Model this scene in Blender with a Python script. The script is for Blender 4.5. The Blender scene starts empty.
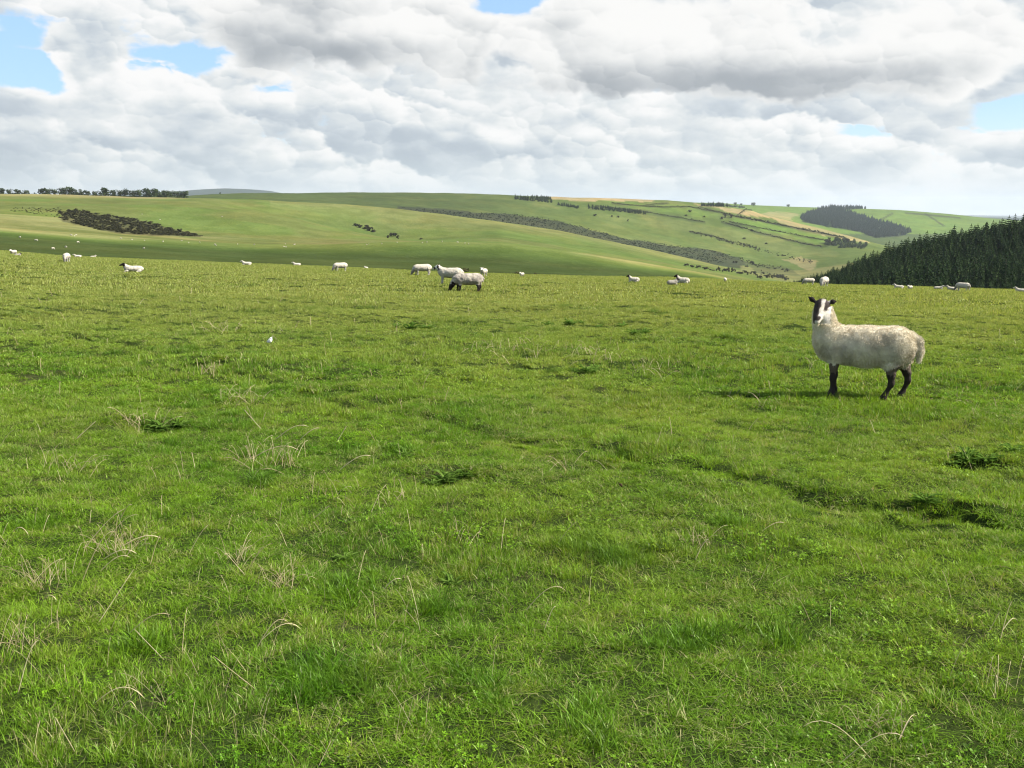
import bpy, bmesh, math, random
import numpy as np
from mathutils import Vector, Matrix, noise as mnoise

random.seed(7)
RNG = np.random.default_rng(11)
R = math.radians
scene = bpy.context.scene
COL = scene.collection
F = 950.0                      # focal length in pixels of a 1024 wide picture
HY = 206.0                     # picture row of the level line
EYE = 1.6
PITCH = math.atan((384 - HY) / F)
SUN_EL, SUN_AZ = R(43), R(97)  # azimuth clockwise from +Y (straight ahead)


def tag(o, label=None, cat=None, group=None, kind=None):
    if label: o['label'] = label
    if cat: o['category'] = cat
    if group: o['group'] = group
    if kind: o['kind'] = kind
    return o


def empty(name, loc=(0, 0, 0), rz=0.0):
    o = bpy.data.objects.new(name, None)
    o.empty_display_size = 0.1
    COL.objects.link(o)
    o.location = loc
    o.rotation_euler = (0, 0, rz)
    return o


def mesh_np(name, verts, faces, mats=(), attrs=None, smooth=True, parent=None, link=True, matidx=None):
    """verts (n,3) array; faces (m,k) int array of one k, or a list of such arrays"""
    fl = faces if isinstance(faces, list) else [faces]
    fl = [np.asarray(f, dtype=np.int32) for f in fl if len(f)]
    me = bpy.data.meshes.new(name)
    verts = np.asarray(verts, dtype=np.float32)
    me.vertices.add(len(verts))
    me.vertices.foreach_set('co', verts.ravel())
    loops = np.concatenate([f.ravel() for f in fl])
    tot = np.concatenate([np.full(len(f), f.shape[1], np.int32) for f in fl])
    start = np.concatenate([[0], np.cumsum(tot)[:-1]]).astype(np.int32)
    me.loops.add(len(loops))
    me.loops.foreach_set('vertex_index', loops)
    me.polygons.add(len(tot))
    me.polygons.foreach_set('loop_start', start)
    me.polygons.foreach_set('loop_total', tot)
    for m in mats: me.materials.append(m)
    if matidx is not None: me.polygons.foreach_set('material_index', np.asarray(matidx, np.int32))
    me.update(calc_edges=True)
    me.polygons.foreach_set('use_smooth', np.full(len(tot), smooth, dtype=bool))
    for k, v in (attrs or {}).items():
        v = np.asarray(v, dtype=np.float32)
        if v.ndim == 1:
            a = me.attributes.new(k, 'FLOAT', 'POINT'); a.data.foreach_set('value', v)
        else:
            a = me.attributes.new(k, 'FLOAT_COLOR', 'POINT')
            a.data.foreach_set('color', np.concatenate([v[:, :3], np.ones((len(v), 1), np.float32)], 1).ravel())
    me.validate()
    o = bpy.data.objects.new(name, me)
    if link: COL.objects.link(o)
    if parent is not None: o.parent = parent
    return o


# ---------------------------------------------------------------- noise
def _hash(ix, iy, seed):
    h = (ix.astype(np.int64) * 374761393 + iy.astype(np.int64) * 668265263 + seed * 974634677) & 0xFFFFFFFF
    h = ((h ^ (h >> 13)) * 1274126177) & 0xFFFFFFFF
    h = h ^ (h >> 16)
    return (h & 0xFFFF) / 65535.0


def vnoise(x, y, seed=0):
    x = np.asarray(x, float); y = np.asarray(y, float)
    ix, iy = np.floor(x), np.floor(y)
    fx, fy = x - ix, y - iy
    fx = fx * fx * fx * (fx * (fx * 6 - 15) + 10); fy = fy * fy * fy * (fy * (fy * 6 - 15) + 10)
    ix = ix.astype(np.int64); iy = iy.astype(np.int64)
    a, b = _hash(ix, iy, seed), _hash(ix + 1, iy, seed)
    c, d = _hash(ix, iy + 1, seed), _hash(ix + 1, iy + 1, seed)
    return (a * (1 - fx) + b * fx) * (1 - fy) + (c * (1 - fx) + d * fx) * fy


def fbm(x, y, seed=0, octs=4, gain=.5):
    s, amp, tot = 0, 1.0, 0
    ca, sa = math.cos(.6), math.sin(.6)
    x = np.asarray(x, float); y = np.asarray(y, float)
    for i in range(octs):
        s = s + amp * vnoise(x, y, seed + i * 17); tot += amp; amp *= gain
        x, y = (x * ca - y * sa) * 2.03 + 7.1, (x * sa + y * ca) * 2.03 + 3.7
    return s / tot


def sstep(a, b, x):
    t = np.clip((x - a) / (b - a), 0, 1)
    return t * t * (3 - 2 * t)


# ---------------------------------------------------------------- camera and pixel rays
cam_d = bpy.data.cameras.new('camera')
cam = bpy.data.objects.new('camera', cam_d)
COL.objects.link(cam)
cam.location = (0, 0, EYE)
cam.rotation_euler = (math.pi / 2 - PITCH, 0, 0)
cam_d.sensor_width = 36.0
cam_d.lens = 36.0 * F / 1024
cam_d.clip_start = 0.05
cam_d.clip_end = 60000
scene.camera = cam
CP, SP = math.cos(PITCH), math.sin(PITCH)


def ray(u, v):
    """picture point -> (azimuth, tangent of elevation)"""
    xc = (np.asarray(u, float) - 512) / F; yc = (384 - np.asarray(v, float)) / F
    dx, dy, dz = xc, CP + yc * SP, -SP + yc * CP
    return np.arctan2(dx, dy), dz / np.hypot(dx, dy)


def project(x, y, z):
    z = z - EYE
    yc = y * SP + z * CP
    d = y * CP - z * SP
    d = np.where(d < 1e-3, 1e-3, d)
    return 512 + F * x / d, 384 - F * yc / d


# ---------------------------------------------------------------- node helpers
class NT:
    def __init__(self, tree): self.t = tree; tree.nodes.clear()
    def n(self, typ, **kw):
        nd = self.t.nodes.new(typ)
        for k, v in kw.items(): setattr(nd, k, v)
        return nd
    def l(self, a, b): self.t.links.new(a, b)
    def put(self, sock, v):
        if isinstance(v, bpy.types.NodeSocket): self.t.links.new(v, sock)
        elif v is not None: sock.default_value = v
    def m(self, op, a, b=None, c=None, clamp=False):
        nd = self.n('ShaderNodeMath', operation=op, use_clamp=clamp)
        self.put(nd.inputs[0], a); self.put(nd.inputs[1], b); self.put(nd.inputs[2], c)
        return nd.outputs[0]
    def ss(self, x, a, b, to0=0.0, to1=1.0):
        nd = self.n('ShaderNodeMapRange', interpolation_type='SMOOTHSTEP')
        self.put(nd.inputs[0], x); self.put(nd.inputs[1], a); self.put(nd.inputs[2], b)
        nd.inputs[3].default_value = to0; nd.inputs[4].default_value = to1
        return nd.outputs[0]
    def mix(self, f, a, b, mode='MIX'):
        nd = self.n('ShaderNodeMix', data_type='RGBA', blend_type=mode)
        def c(v): return (*v, 1.0) if isinstance(v, (tuple, list)) and len(v) == 3 else v
        self.put(nd.inputs[0], f); self.put(nd.inputs[6], c(a)); self.put(nd.inputs[7], c(b))
        return nd.outputs[2]
    def xyz(self, x, y, z):
        nd = self.n('ShaderNodeCombineXYZ')
        self.put(nd.inputs[0], x); self.put(nd.inputs[1], y); self.put(nd.inputs[2], z)
        return nd.outputs[0]
    def noise(self, vec, scale, detail=4, rough=.55, lac=2.0, dist=0.0):
        nd = self.n('ShaderNodeTexNoise')
        self.put(nd.inputs['Vector'], vec)
        nd.inputs['Scale'].default_value = scale; nd.inputs['Detail'].default_value = detail
        nd.inputs['Roughness'].default_value = rough; nd.inputs['Lacunarity'].default_value = lac
        nd.inputs['Distortion'].default_value = dist
        return nd.outputs[0]


def material(name):
    m = bpy.data.materials.new(name); m.use_nodes = True
    return m, NT(m.node_tree)


def simple_mat(name, col, rough=.8, col2=None, scale=8.0, bump=0.0, detail=5):
    m, t = material(name)
    out = t.n('ShaderNodeOutputMaterial'); b = t.n('ShaderNodeBsdfPrincipled')
    b.inputs['Roughness'].default_value = rough
    tc = t.n('ShaderNodeTexCoord')
    nz = t.noise(tc.outputs['Object'], scale, detail)
    c = t.mix(t.ss(nz, .35, .65), col, col2 or col)
    t.l(c, b.inputs['Base Color'])
    if bump:
        bp = t.n('ShaderNodeBump'); bp.inputs['Strength'].default_value = bump; bp.inputs['Distance'].default_value = .02
        t.l(nz, bp.inputs['Height']); t.l(bp.outputs[0], b.inputs['Normal'])
    t.l(b.outputs[0], out.inputs[0])
    return m


# ---------------------------------------------------------------- render settings
scene.view_settings.view_transform = 'Standard'
scene.view_settings.look = 'None'
scene.view_settings.exposure = 0.0
scene.view_settings.gamma = 1
scene.view_settings.use_curve_mapping = False
scene.render.engine = 'CYCLES'
cy = scene.cycles
cy.max_bounces = 6; cy.diffuse_bounces = 3; cy.glossy_bounces = 2; cy.transmission_bounces = 3
cy.transparent_max_bounces = 8; cy.volume_bounces = 1
cy.use_adaptive_sampling = False
cy.sample_clamp_indirect = 6
cy.filter_width = 1.15
# ---------------------------------------------------------------- sky and sun
world = bpy.data.worlds.new('World'); scene.world = world; world.use_nodes = True
t = NT(world.node_tree)
out = t.n('ShaderNodeOutputWorld'); bg = t.n('ShaderNodeBackground')
SKY_STRENGTH = 0.15
bg.inputs['Strength'].default_value = SKY_STRENGTH
sky = t.n('ShaderNodeTexSky', sky_type='NISHITA', sun_disc=False)
sky.sun_elevation = SUN_EL; sky.sun_rotation = SUN_AZ
sky.altitude = 300; sky.air_density = 1.0; sky.dust_density = .8; sky.ozone_density = 2.0
tc = t.n('ShaderNodeTexCoord')
sep = t.n('ShaderNodeSeparateXYZ'); t.l(tc.outputs['Generated'], sep.inputs[0])
X, Y, Z = sep.outputs
az = t.m('ARCTAN2', X, Y)
el = t.m('ARCSINE', Z)
U = t.m('MULTIPLY', az, 9.5)            # hundreds of picture units round the compass
V = t.m('MULTIPLY', el, 9.5)
# above 25 degrees the cloud layer is seen from below: let the pattern grow
Vc = t.m('MINIMUM', V, 60.0)


def P(sx, sy, sd, du=0.0, dv=0.0):
    return t.xyz(t.m('MULTIPLY', t.m('ADD', U, du), sx), t.m('MULTIPLY', t.m('ADD', Vc, dv), sy), sd)


def blob(u, v, ru, rv, amp):
    """soft lump of cloud (or gap) at a compass direction; u, v in picture hundreds from straight ahead / level"""
    a = t.m('DIVIDE', t.m('SUBTRACT', U, u), ru); b = t.m('DIVIDE', t.m('SUBTRACT', V, v), rv)
    r2 = t.m('ADD', t.m('MULTIPLY', a, a), t.m('MULTIPLY', b, b))
    return t.m('MULTIPLY', t.m('EXPONENT', t.m('MULTIPLY', r2, -1.0)), amp)


def at(u, v, ru, rv, amp):
    """the same, its direction worked out with the camera's lens"""
    a, tn = ray(u, v)
    return blob(float(a) * 9.5, math.atan(float(tn)) * 9.5, ru / 100, rv / 100, amp)


def total(L):
    s = L[0]
    for q in L[1:]: s = t.m('ADD', s, q)
    return s


def puffs(sx, sy, seed, du, dv, warp, fine):
    """billowing density: gently warped noise plus rounded cells at several sizes"""
    p = P(sx, sy, 0.0, du + seed, dv + seed)
    w = t.n('ShaderNodeTexNoise', noise_dimensions='2D'); t.l(p, w.inputs['Vector'])
    w.inputs['Scale'].default_value = 1.7; w.inputs['Detail'].default_value = 2
    wv = t.n('ShaderNodeVectorMath', operation='MULTIPLY_ADD')
    t.l(w.outputs['Color'], wv.inputs[0]); wv.inputs[1].default_value = (warp, warp, 0); t.l(p, wv.inputs[2])
    q = wv.outputs[0]
    n1 = t.n('ShaderNodeTexNoise', noise_dimensions='2D'); t.l(q, n1.inputs['Vector'])
    n1.inputs['Scale'].default_value = 1.0; n1.inputs['Detail'].default_value = 6; n1.inputs['Roughness'].default_value = .54
    v = t.n('ShaderNodeTexVoronoi', feature='F1', voronoi_dimensions='2D', normalize=True)
    t.l(q, v.inputs['Vector']); v.inputs['Scale'].default_value = 2.4
    v.inputs['Detail'].default_value = 2.0; v.inputs['Roughness'].default_value = .45
    return t.m('ADD', n1.outputs[0], t.m('MULTIPLY', t.m('SUBTRACT', .38, v.outputs['Distance']), fine))


def heads(sx, sy, seed, scale):
    """cauliflower heads: every cell a small dome lit from the upper right"""
    p = P(sx, sy, 0.0, seed, seed)
    w = t.n('ShaderNodeTexNoise', noise_dimensions='2D'); t.l(p, w.inputs['Vector'])
    w.inputs['Scale'].default_value = scale * .9; w.inputs['Detail'].default_value = 4; w.inputs['Roughness'].default_value = .6
    wv = t.n('ShaderNodeVectorMath', operation='MULTIPLY_ADD')
    t.l(w.outputs['Color'], wv.inputs[0]); wv.inputs[1].default_value = (.85 / scale, .85 / scale, 0); t.l(p, wv.inputs[2])
    v = t.n('ShaderNodeTexVoronoi', feature='SMOOTH_F1', voronoi_dimensions='2D')
    t.l(wv.outputs[0], v.inputs['Vector']); v.inputs['Scale'].default_value = scale; v.inputs['Smoothness'].default_value = .22
    d = t.n('ShaderNodeVectorMath', operation='SUBTRACT'); t.l(wv.outputs[0], d.inputs[0]); t.l(v.outputs['Position'], d.inputs[1])
    k = t.n('ShaderNodeVectorMath', operation='DOT_PRODUCT'); t.l(d.outputs[0], k.inputs[0]); k.inputs[1].default_value = (.5 * scale, .87 * scale, 0)
    return k.outputs['Value']


# --- almost unbroken field of small heaps, smaller and flatter towards the skyline
def low_density(du, dv):
    return puffs(.95, 1.9, 3.7, du, dv, .16, .34)
lo = low_density(0.0, 0.0); lo_up = low_density(.045, .10)
st = t.n('ShaderNodeTexNoise', noise_dimensions='2D'); t.l(P(.55, 2.6, 0, 4.4), st.inputs['Vector'])
st.inputs['Scale'].default_value = 1.0; st.inputs['Detail'].default_value = 4
strata = t.m('SUBTRACT', st.outputs[0], .5)
lo_bias = total([t.ss(V, .25, 1.15, .32, .24),
                 at(56, 50, 70, 40, -.50), at(20, 82, 64, 14, -.32), at(198, 62, 26, 13, -.42),
                 at(510, 3, 40, 12, -.42), at(830, 4, 60, 24, .25), at(502, 62, 34, 26, .35), at(1012, 112, 28, 18, -.42), at(880, 130, 50, 9, -.2),
                 at(87, 58, 24, 28, 1.0), at(100, 108, 150, 22, .2)])
hd1 = heads(.95, 1.5, 5.0, 1.55)
hd2 = heads(1.0, 1.6, 1.0, 4.0)
lo_d = total([lo, lo_bias, t.m('MULTIPLY', hd1, -.10), t.m('MULTIPLY', hd2, -.06)])
lo_a = t.ss(lo_d, .50, .64)
lo_sh = t.m('SUBTRACT', lo, lo_up)      # positive on the upper, lit side of each heap
edge = t.ss(lo_d, .52, .95, 1.0, 0.0)
lo_l = total([t.m('MULTIPLY', lo_sh, 1.15), t.m('MULTIPLY', edge, .34), t.m('MULTIPLY', strata, -.75),
              at(120, 90, 130, 12, .2), at(500, 138, 22, 10, .5), at(700, 150, 260, 14, .12), at(60, 150, 160, 24, -.18), at(300, 140, 200, 30, -.1)])
hd_mask = t.noise(P(1.0, 1.6, 2.7, 8.0), 1.0, 2)
hd = t.m('ADD', t.m('MULTIPLY', hd1, .27), t.m('MULTIPLY', hd2, .10))
lo_l = t.m('ADD', lo_l, t.m('MULTIPLY', hd, t.ss(hd_mask, .36, .60, .45, 1.45)))
lo_v = t.ss(lo_l, -.44, .50)
# --- big nearer cumulus with grey bases
def hi_density(du, dv):
    return puffs(.62, 1.05, 9.2, du, dv, .18, .34)
hi = hi_density(0.0, 0.0); hi_up = hi_density(.08, .18)
hi_bias = total([t.ss(V, .6, 1.2, -.46, -.12),
                 at(350, 30, 120, 34, .55), at(620, 45, 105, 62, .50), at(820, 70, 140, 50, .42),
                 at(240, 35, 70, 38, .26), at(10, 25, 40, 34, .35), at(970, 20, 70, 30, .3), at(960, 90, 60, 30, .2), at(512, 4, 40, 18, -.5), at(500, 62, 22, 24, -.30),
                 at(64, 50, 62, 40, -.62), at(1012, 112, 32, 24, -.45), at(198, 62, 34, 16, -.45)])
hh1 = heads(.6, .9, 2.0, 2.0)
hh2 = heads(.8, 1.2, 6.0, 5.0)
hi_d = total([hi, hi_bias, t.m('MULTIPLY', hh1, -.10), t.m('MULTIPLY', hh2, -.05)])
hi_a = t.ss(hi_d, .50, .68)
hi_sh = t.m('SUBTRACT', hi, hi_up)
shape = total([at(330, 55, 110, 20, -.62), at(590, 100, 90, 24, -.70), at(780, 78, 130, 20, -.5), at(850, 108, 130, 20, -.4),
               at(650, 30, 80, 40, .5), at(820, 40, 80, 22, .35), at(400, 20, 70, 24, .45), at(960, 110, 40, 30, .55), at(940, 20, 60, 24, .3)])
hi_l = total([t.m('MULTIPLY', hi_sh, 1.0), t.m('MULTIPLY', hh1, .16), t.m('MULTIPLY', hh2, .06), t.m('MULTIPLY', t.ss(hi_d, .52, .90, 1.0, 0.0), .34), t.m('MULTIPLY', shape, .72), .04])
hi_v = t.ss(hi_l, -.50, .44)


def ramp(f, stops):
    r = t.n('ShaderNodeValToRGB'); e = r.color_ramp.elements
    while len(e) > 1: e.remove(e[-1])
    for i, (p, c) in enumerate(stops):
        x = e[0] if i == 0 else e.new(p)
        x.position = p; x.color = (*c, 1)
    t.l(f, r.inputs[0]); return r.outputs[0]

EXPO = 1.06
scene.view_settings.exposure = EXPO
K = 1.0 / SKY_STRENGTH / 2 ** EXPO
lo_c = ramp(lo_v, [(0, (.49, .555, .625)), (.35, (.62, .68, .735)), (.7, (.79, .825, .84)), (1, (.98, .975, .97))])
hi_c = ramp(hi_v, [(0, (.40, .435, .47)), (.3, (.55, .58, .605)), (.65, (.76, .775, .78)), (1, (.97, .965, .95))])
def sc(c, k=K):
    v = t.n('ShaderNodeVectorMath', operation='SCALE'); t.l(c, v.inputs[0]); v.inputs['Scale'].default_value = k
    return v.outputs[0]
blue = t.mix(.75, sky.outputs[0], sc(ramp(V, [(0, (.60, .74, .86)), (1, (.33, .55, .84))])))
c0 = t.mix(lo_a, blue, sc(lo_c))
c1 = t.mix(hi_a, c0, sc(hi_c))
# thick bright air low down
airc = sc(ramp(t.ss(V, 0.0, .55), [(0, (.75, .81, .85)), (1, (.70, .78, .84))]))
c2 = t.mix(t.ss(V, .0, .55, .55, 0.0), c1, airc)
t.l(c2, bg.inputs['Color'])
# high overhead and round the back: coarser cloud, greyed to weaken the fill light
bg2 = t.n('ShaderNodeBackground'); bg2.inputs['Strength'].default_value = SKY_STRENGTH
n2 = t.n('ShaderNodeTexNoise', noise_dimensions='3D'); t.l(tc.outputs['Generated'], n2.inputs['Vector'])
n2.inputs['Scale'].default_value = 3.2; n2.inputs['Detail'].default_value = 2
far_c = t.mix(t.ss(n2.outputs[0], .40, .56), sky.outputs[0], sc(ramp(n2.outputs[0], [(.4, (.46, .47, .49)), (.7, (.24, .255, .27))])))
t.l(far_c, bg2.inputs['Color'])
wedge = t.m('MULTIPLY', t.ss(t.m('ABSOLUTE', az), .95, 1.25, 1.0, 0.0), t.ss(el, .36, .52, 1.0, 0.0))
mx = t.n('ShaderNodeMixShader'); t.l(wedge, mx.inputs[0]); t.l(bg2.outputs[0], mx.inputs[1]); t.l(bg.outputs[0], mx.inputs[2])
t.l(mx.outputs[0], out.inputs[0])
world.cycles.sampling_method = 'MANUAL'; world.cycles.sample_map_resolution = 256

sun_d = bpy.data.lights.new('sun', 'SUN'); sun_d.energy = 5.0; sun_d.angle = R(.55); sun_d.color = (1.0, .95, .86)
sun = bpy.data.objects.new('sun', sun_d); COL.objects.link(sun)
sdir = Vector((math.sin(SUN_AZ) * math.cos(SUN_EL), math.cos(SUN_AZ) * math.cos(SUN_EL), math.sin(SUN_EL)))
sun.rotation_euler = sdir.to_track_quat('Z', 'Y').to_euler()
sun.location = sdir * 60
# ---------------------------------------------------------------- the land, laid out by distance and bearing from the view point
def curve(pts):
    """skyline of one ridge: bearings and slopes"""
    p = np.array(pts, float)
    a, tn = ray(p[:, 0], p[:, 1])
    return a, tn


def pchip(x, y, xq):
    """monotone cubic through columns y (n keys, m columns), x (n keys, m columns), at shared xq (q,)"""
    h = np.diff(x, axis=0); dl = np.diff(y, axis=0) / h
    d = np.zeros_like(y)
    w1 = 2 * h[1:] + h[:-1]; w2 = h[1:] + 2 * h[:-1]
    same = dl[:-1] * dl[1:] > 0
    with np.errstate(divide='ignore', invalid='ignore'):
        hm = (w1 + w2) / (w1 / dl[:-1] + w2 / dl[1:])
    d[1:-1] = np.where(same, hm, 0)
    d[0] = dl[0]; d[-1] = dl[-1]
    res = np.zeros((len(xq), y.shape[1]))
    for j in range(y.shape[1]):
        k = np.clip(np.searchsorted(x[:, j], xq, side='right') - 1, 0, len(x) - 2)
        hh = h[k, j]; s = (xq - x[k, j]) / hh
        y0, y1, d0, d1 = y[k, j], y[k + 1, j], d[k, j], d[k + 1, j]
        res[:, j] = ((1 + 2 * s) * (1 - s) ** 2 * y0 + s * (1 - s) ** 2 * hh * d0 + s * s * (3 - 2 * s) * y1 + s * s * (s - 1) * hh * d1)
    return res


BROW = [(-60, 249), (0, 251), (60, 256), (150, 260), (250, 264), (350, 268), (430, 272), (520, 275), (600, 277), (700, 279), (760, 282), (830, 285), (900, 287), (1024, 291), (1090, 293)]
BROW_D = [(-60, 78), (300, 68), (600, 58), (1024, 50), (1090, 50)]
#          distance, skyline or face points in the photograph
LAYERS = [
    (160, [(p[0], p[1] + 16) for p in BROW]),
    (235, [(-60, 254), (0, 255), (250, 268), (520, 279), (700, 283), (780, 300), (830, 318), (1024, 318), (1090, 318)]),
    (330, [(-60, 237), (0, 239), (100, 245), (250, 255), (500, 262), (600, 270), (700, 281), (780, 292), (850, 297), (920, 291), (1024, 278), (1090, 276)]),
    (395, [(-60, 226), (0, 229), (60, 234), (120, 238.5), (200, 243), (260, 245), (330, 245), (400, 242.5), (450, 242), (500, 243), (550, 249), (600, 257), (650, 265), (700, 273), (740, 281), (780, 290), (850, 283), (920, 263), (970, 254), (1024, 244), (1090, 238)]),
    (470, [(-60, 223), (0, 226), (60, 231), (120, 236), (200, 242.2), (260, 247), (330, 248), (400, 246), (450, 246), (500, 247), (550, 253), (600, 261), (650, 268), (700, 276), (740, 284), (780, 292), (850, 286), (920, 267), (1024, 248), (1090, 243)]),
    (620, [(-60, 212), (0, 214), (60, 219), (120, 227), (200, 236), (300, 241), (420, 242.5), (500, 245), (550, 250), (600, 259), (700, 276), (780, 290), (850, 292), (920, 280), (1024, 265), (1090, 262)]),
    (800, [(-60, 200), (0, 203), (100, 206), (180, 207), (240, 209.5), (290, 217), (340, 229), (385, 237.5), (420, 240), (500, 240), (560, 248), (620, 257), (680, 268), (730, 277), (780, 288), (850, 292), (1024, 270)]),
    (900, [(-60, 198.5), (0, 200), (100, 202), (200, 203.5), (250, 212), (290, 222), (340, 234), (385, 241), (420, 241), (500, 235), (560, 243), (620, 253), (680, 264), (730, 273), (780, 285), (850, 290), (1024, 270)]),
    (1120, [(-60, 193.5), (0, 194), (100, 196.5), (200, 198), (260, 199.5), (330, 203.5), (400, 209), (450, 215), (500, 222), (560, 231), (620, 244), (680, 257), (730, 268), (770, 277), (800, 283), (850, 282), (1024, 268)]),
    (1400, [(-60, 200), (0, 200), (260, 204), (330, 208), (400, 213), (450, 219), (500, 226), (560, 235), (620, 248), (680, 261), (730, 271), (760, 275), (800, 276), (850, 268), (900, 258), (1024, 250)]),
    (1650, [(-60, 199), (0, 199), (190, 198), (260, 198), (330, 200), (400, 203), (500, 211), (600, 226), (700, 246), (760, 257), (800, 259), (850, 255), (900, 255), (1024, 262)]),
    (2000, [(-60, 198), (100, 197.5), (150, 196.5), (200, 195.3), (270, 193), (400, 192.8), (470, 193.5), (540, 196.5), (600, 198), (680, 201), (720, 205), (750, 210), (764, 215.5), (800, 224), (850, 236), (875, 243), (900, 250), (940, 262), (1024, 280)]),
    (2500, [(-60, 203), (150, 202), (270, 199), (470, 199), (600, 203), (680, 206), (720, 211), (750, 219), (800, 234), (850, 246), (900, 250), (940, 250), (1024, 250)]),
    (3100, [(-60, 204), (470, 203), (600, 204), (680, 204), (720, 207), (750, 211), (800, 219), (850, 227), (900, 235), (940, 238), (1024, 240)]),
    (4000, [(-60, 204), (470, 203), (600, 203), (680, 202.5), (720, 203), (750, 205), (800, 207), (850, 208.3), (900, 210), (950, 214), (985, 218), (1024, 221)]),
    (5200, [(-60, 207), (600, 208), (850, 214), (1024, 223)]),
    (9000, [(-60, 197), (0, 197), (170, 192), (200, 189.7), (225, 188.5), (250, 189.5), (270, 191), (285, 194), (330, 200), (600, 208), (860, 215), (890, 213.5), (930, 215), (985, 217.3), (1024, 218)]),
    (11000, [(-60, 204), (600, 212), (1024, 221)]),
    (20000, [(-60, 209), (600, 210), (1024, 216)]),
]
WRAP = R(52)


def on_az(a, tn, az):
    v = np.interp(az, a, tn)
    mid = .5 * (tn[0] + tn[-1])
    w = sstep(R(40), R(150), np.abs(az))
    return v * (1 - w) + mid * w


def smooth_cols(v, n):
    k = np.hanning(n + 2)[1:-1]; k /= k.sum()
    return np.convolve(np.pad(v, n // 2, mode='edge'), k, mode='valid')[:len(v)]


fine = np.arange(-40, 40.001, .1)
AZ = np.radians(np.concatenate([np.arange(-180, -40, 5), fine, np.arange(45, 180.1, 5)]))
NA = len(AZ)
ba, bt = curve(BROW)
brow_t = -smooth_cols(on_az(ba, bt, AZ), 9)
da = ray(np.array([p[0] for p in BROW_D]), 280)[0]
brow_d = np.interp(AZ, da, [p[1] for p in BROW_D])
cb = EYE / brow_d ** 2
ca = brow_t - 2 * EYE / brow_d
keys_r, keys_z = [], []
for s in (0, .04, .08, .14, .2, .3, .4, .5, .62, .75, .88, 1.0, 1.12, 1.3):
    r = s * brow_d
    keys_r.append(r); keys_z.append(-ca * r - cb * r * r)
for r, pts in LAYERS:
    a, tn = curve(pts)
    keys_r.append(np.full(NA, float(r)))
    keys_z.append(EYE + r * smooth_cols(on_az(a, tn, AZ), 11))
keys_r = np.array(keys_r); keys_z = np.array(keys_z)
RAD = np.concatenate([[0.0], np.geomspace(.25, 1.2, 12)[:-1], np.geomspace(1.2, 36, 430)[:-1], np.geomspace(36, 170, 130)[:-1],
                      np.geomspace(170, 4300, 420)[:-1], np.geomspace(4300, 20000, 40)])
ZG = pchip(keys_r, keys_z, RAD)
I_SPLIT = int(np.searchsorted(RAD, 165.0))
GX = RAD[:, None] * np.sin(AZ)[None]; GY = RAD[:, None] * np.cos(AZ)[None]

# small relief of the pasture: hummocks, a worn step running across, a few hollows
TRACK = [(40, 330), (130, 345), (200, 366), (290, 388), (370, 405), (460, 425), (540, 441), (640, 456), (740, 476), (840, 494), (930, 507), (1000, 517), (1090, 530)]


def flat_hit(u, v):
    """first meeting of a picture ray with the smooth pasture"""
    a, tn = ray(u, v)
    r = np.linspace(1.0, 150, 6000)
    j = np.interp(a, AZ, np.arange(NA)); j0 = int(min(max(j, 0), NA - 2)); f = j - j0
    z = np.interp(r, RAD, ZG[:, j0]) * (1 - f) + np.interp(r, RAD, ZG[:, j0 + 1]) * f
    k = np.argmax(EYE + r * tn <= z)
    if k == 0: k = len(r) - 1
    return np.array([r[k] * math.sin(a), r[k] * math.cos(a)])

TR = np.array([flat_hit(*p) for p in TRACK])
HOLLOWS = [(945, 509, .16, .09), (968, 461, .25, .06), (310, 672, .14, .03), (620, 456, .18, .05), (640, 552, .15, .03), (585, 541, .15, .03), (20, 592, .2, .03), (690, 648, .12, .025),
           (205, 365, .4, .06), (375, 405, .4, .06), (330, 395, .4, .05), (150, 425, .3, .05), (450, 478, .3, .05), (820, 492, .2, .03), (1010, 520, .2, .04), (875, 520, .15, .02), (735, 487, .15, .03), (15, 520, .3, .05)]
HO = [(flat_hit(h[0], h[1]), h[2], h[3]) for h in HOLLOWS]


def relief(x, y):
    r = np.hypot(x, y)
    fade = sstep(75, 30, r) * sstep(.3, 1.5, r)
    h = (fbm(x * .40, y * .40, 3, 2) - .5) * .13 + (fbm(x * 1.5, y * 1.5, 9, 2) - .5) * .075
    # the step: ground on the viewer's side about 9 cm lower, with a shallow gutter
    best = np.full(x.shape, 1e9); sd = np.zeros(x.shape)
    near = r < 40
    xx, yy = x[near], y[near]
    b, s_ = best[near], sd[near]
    for p, q in zip(TR[:-1], TR[1:]):
        d = q - p; L = np.hypot(*d)
        tt = np.clip(((xx - p[0]) * d[0] + (yy - p[1]) * d[1]) / L ** 2, 0, 1)
        ex, ey = xx - p[0] - tt * d[0], yy - p[1] - tt * d[1]
        dist = np.hypot(ex, ey)
        sg = np.sign(d[0] * ey - d[1] * ex)          # + beyond the track
        m = dist < b
        b = np.where(m, dist, b); s_ = np.where(m, sg, s_)
    wob = (fbm(xx * 1.3, yy * 1.3, 51, 2) - .5) * .28
    dd = b * s_ + wob
    k = .55 + .25 * sstep(.35, .7, fbm(xx * .55, yy * .55, 77, 2))
    step = .035 * sstep(-.06, .05, dd) * np.exp(-np.maximum(dd, 0) / .9) - .055 * np.exp(-((dd + .08) / .06) ** 2)
    hh = h[near]; hh = hh + step * k
    h[near] = hh
    for c, rad, dep in HO:
        q = ((x - c[0]) ** 2 / (rad * 1.25) ** 2 + (y - c[1]) ** 2 / (rad * .75) ** 2)
        h = h - dep * np.exp(-q * 1.6) + dep * .55 * np.exp(-(np.sqrt(q) - 1.25) ** 2 * 5) * sstep(-.8, .6, (y - c[1]) / rad)
    return h * fade


ZR = ZG.copy()
n_near = int(np.searchsorted(RAD, 90.0))
ZR[:n_near] += relief(GX[:n_near], GY[:n_near])
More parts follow.
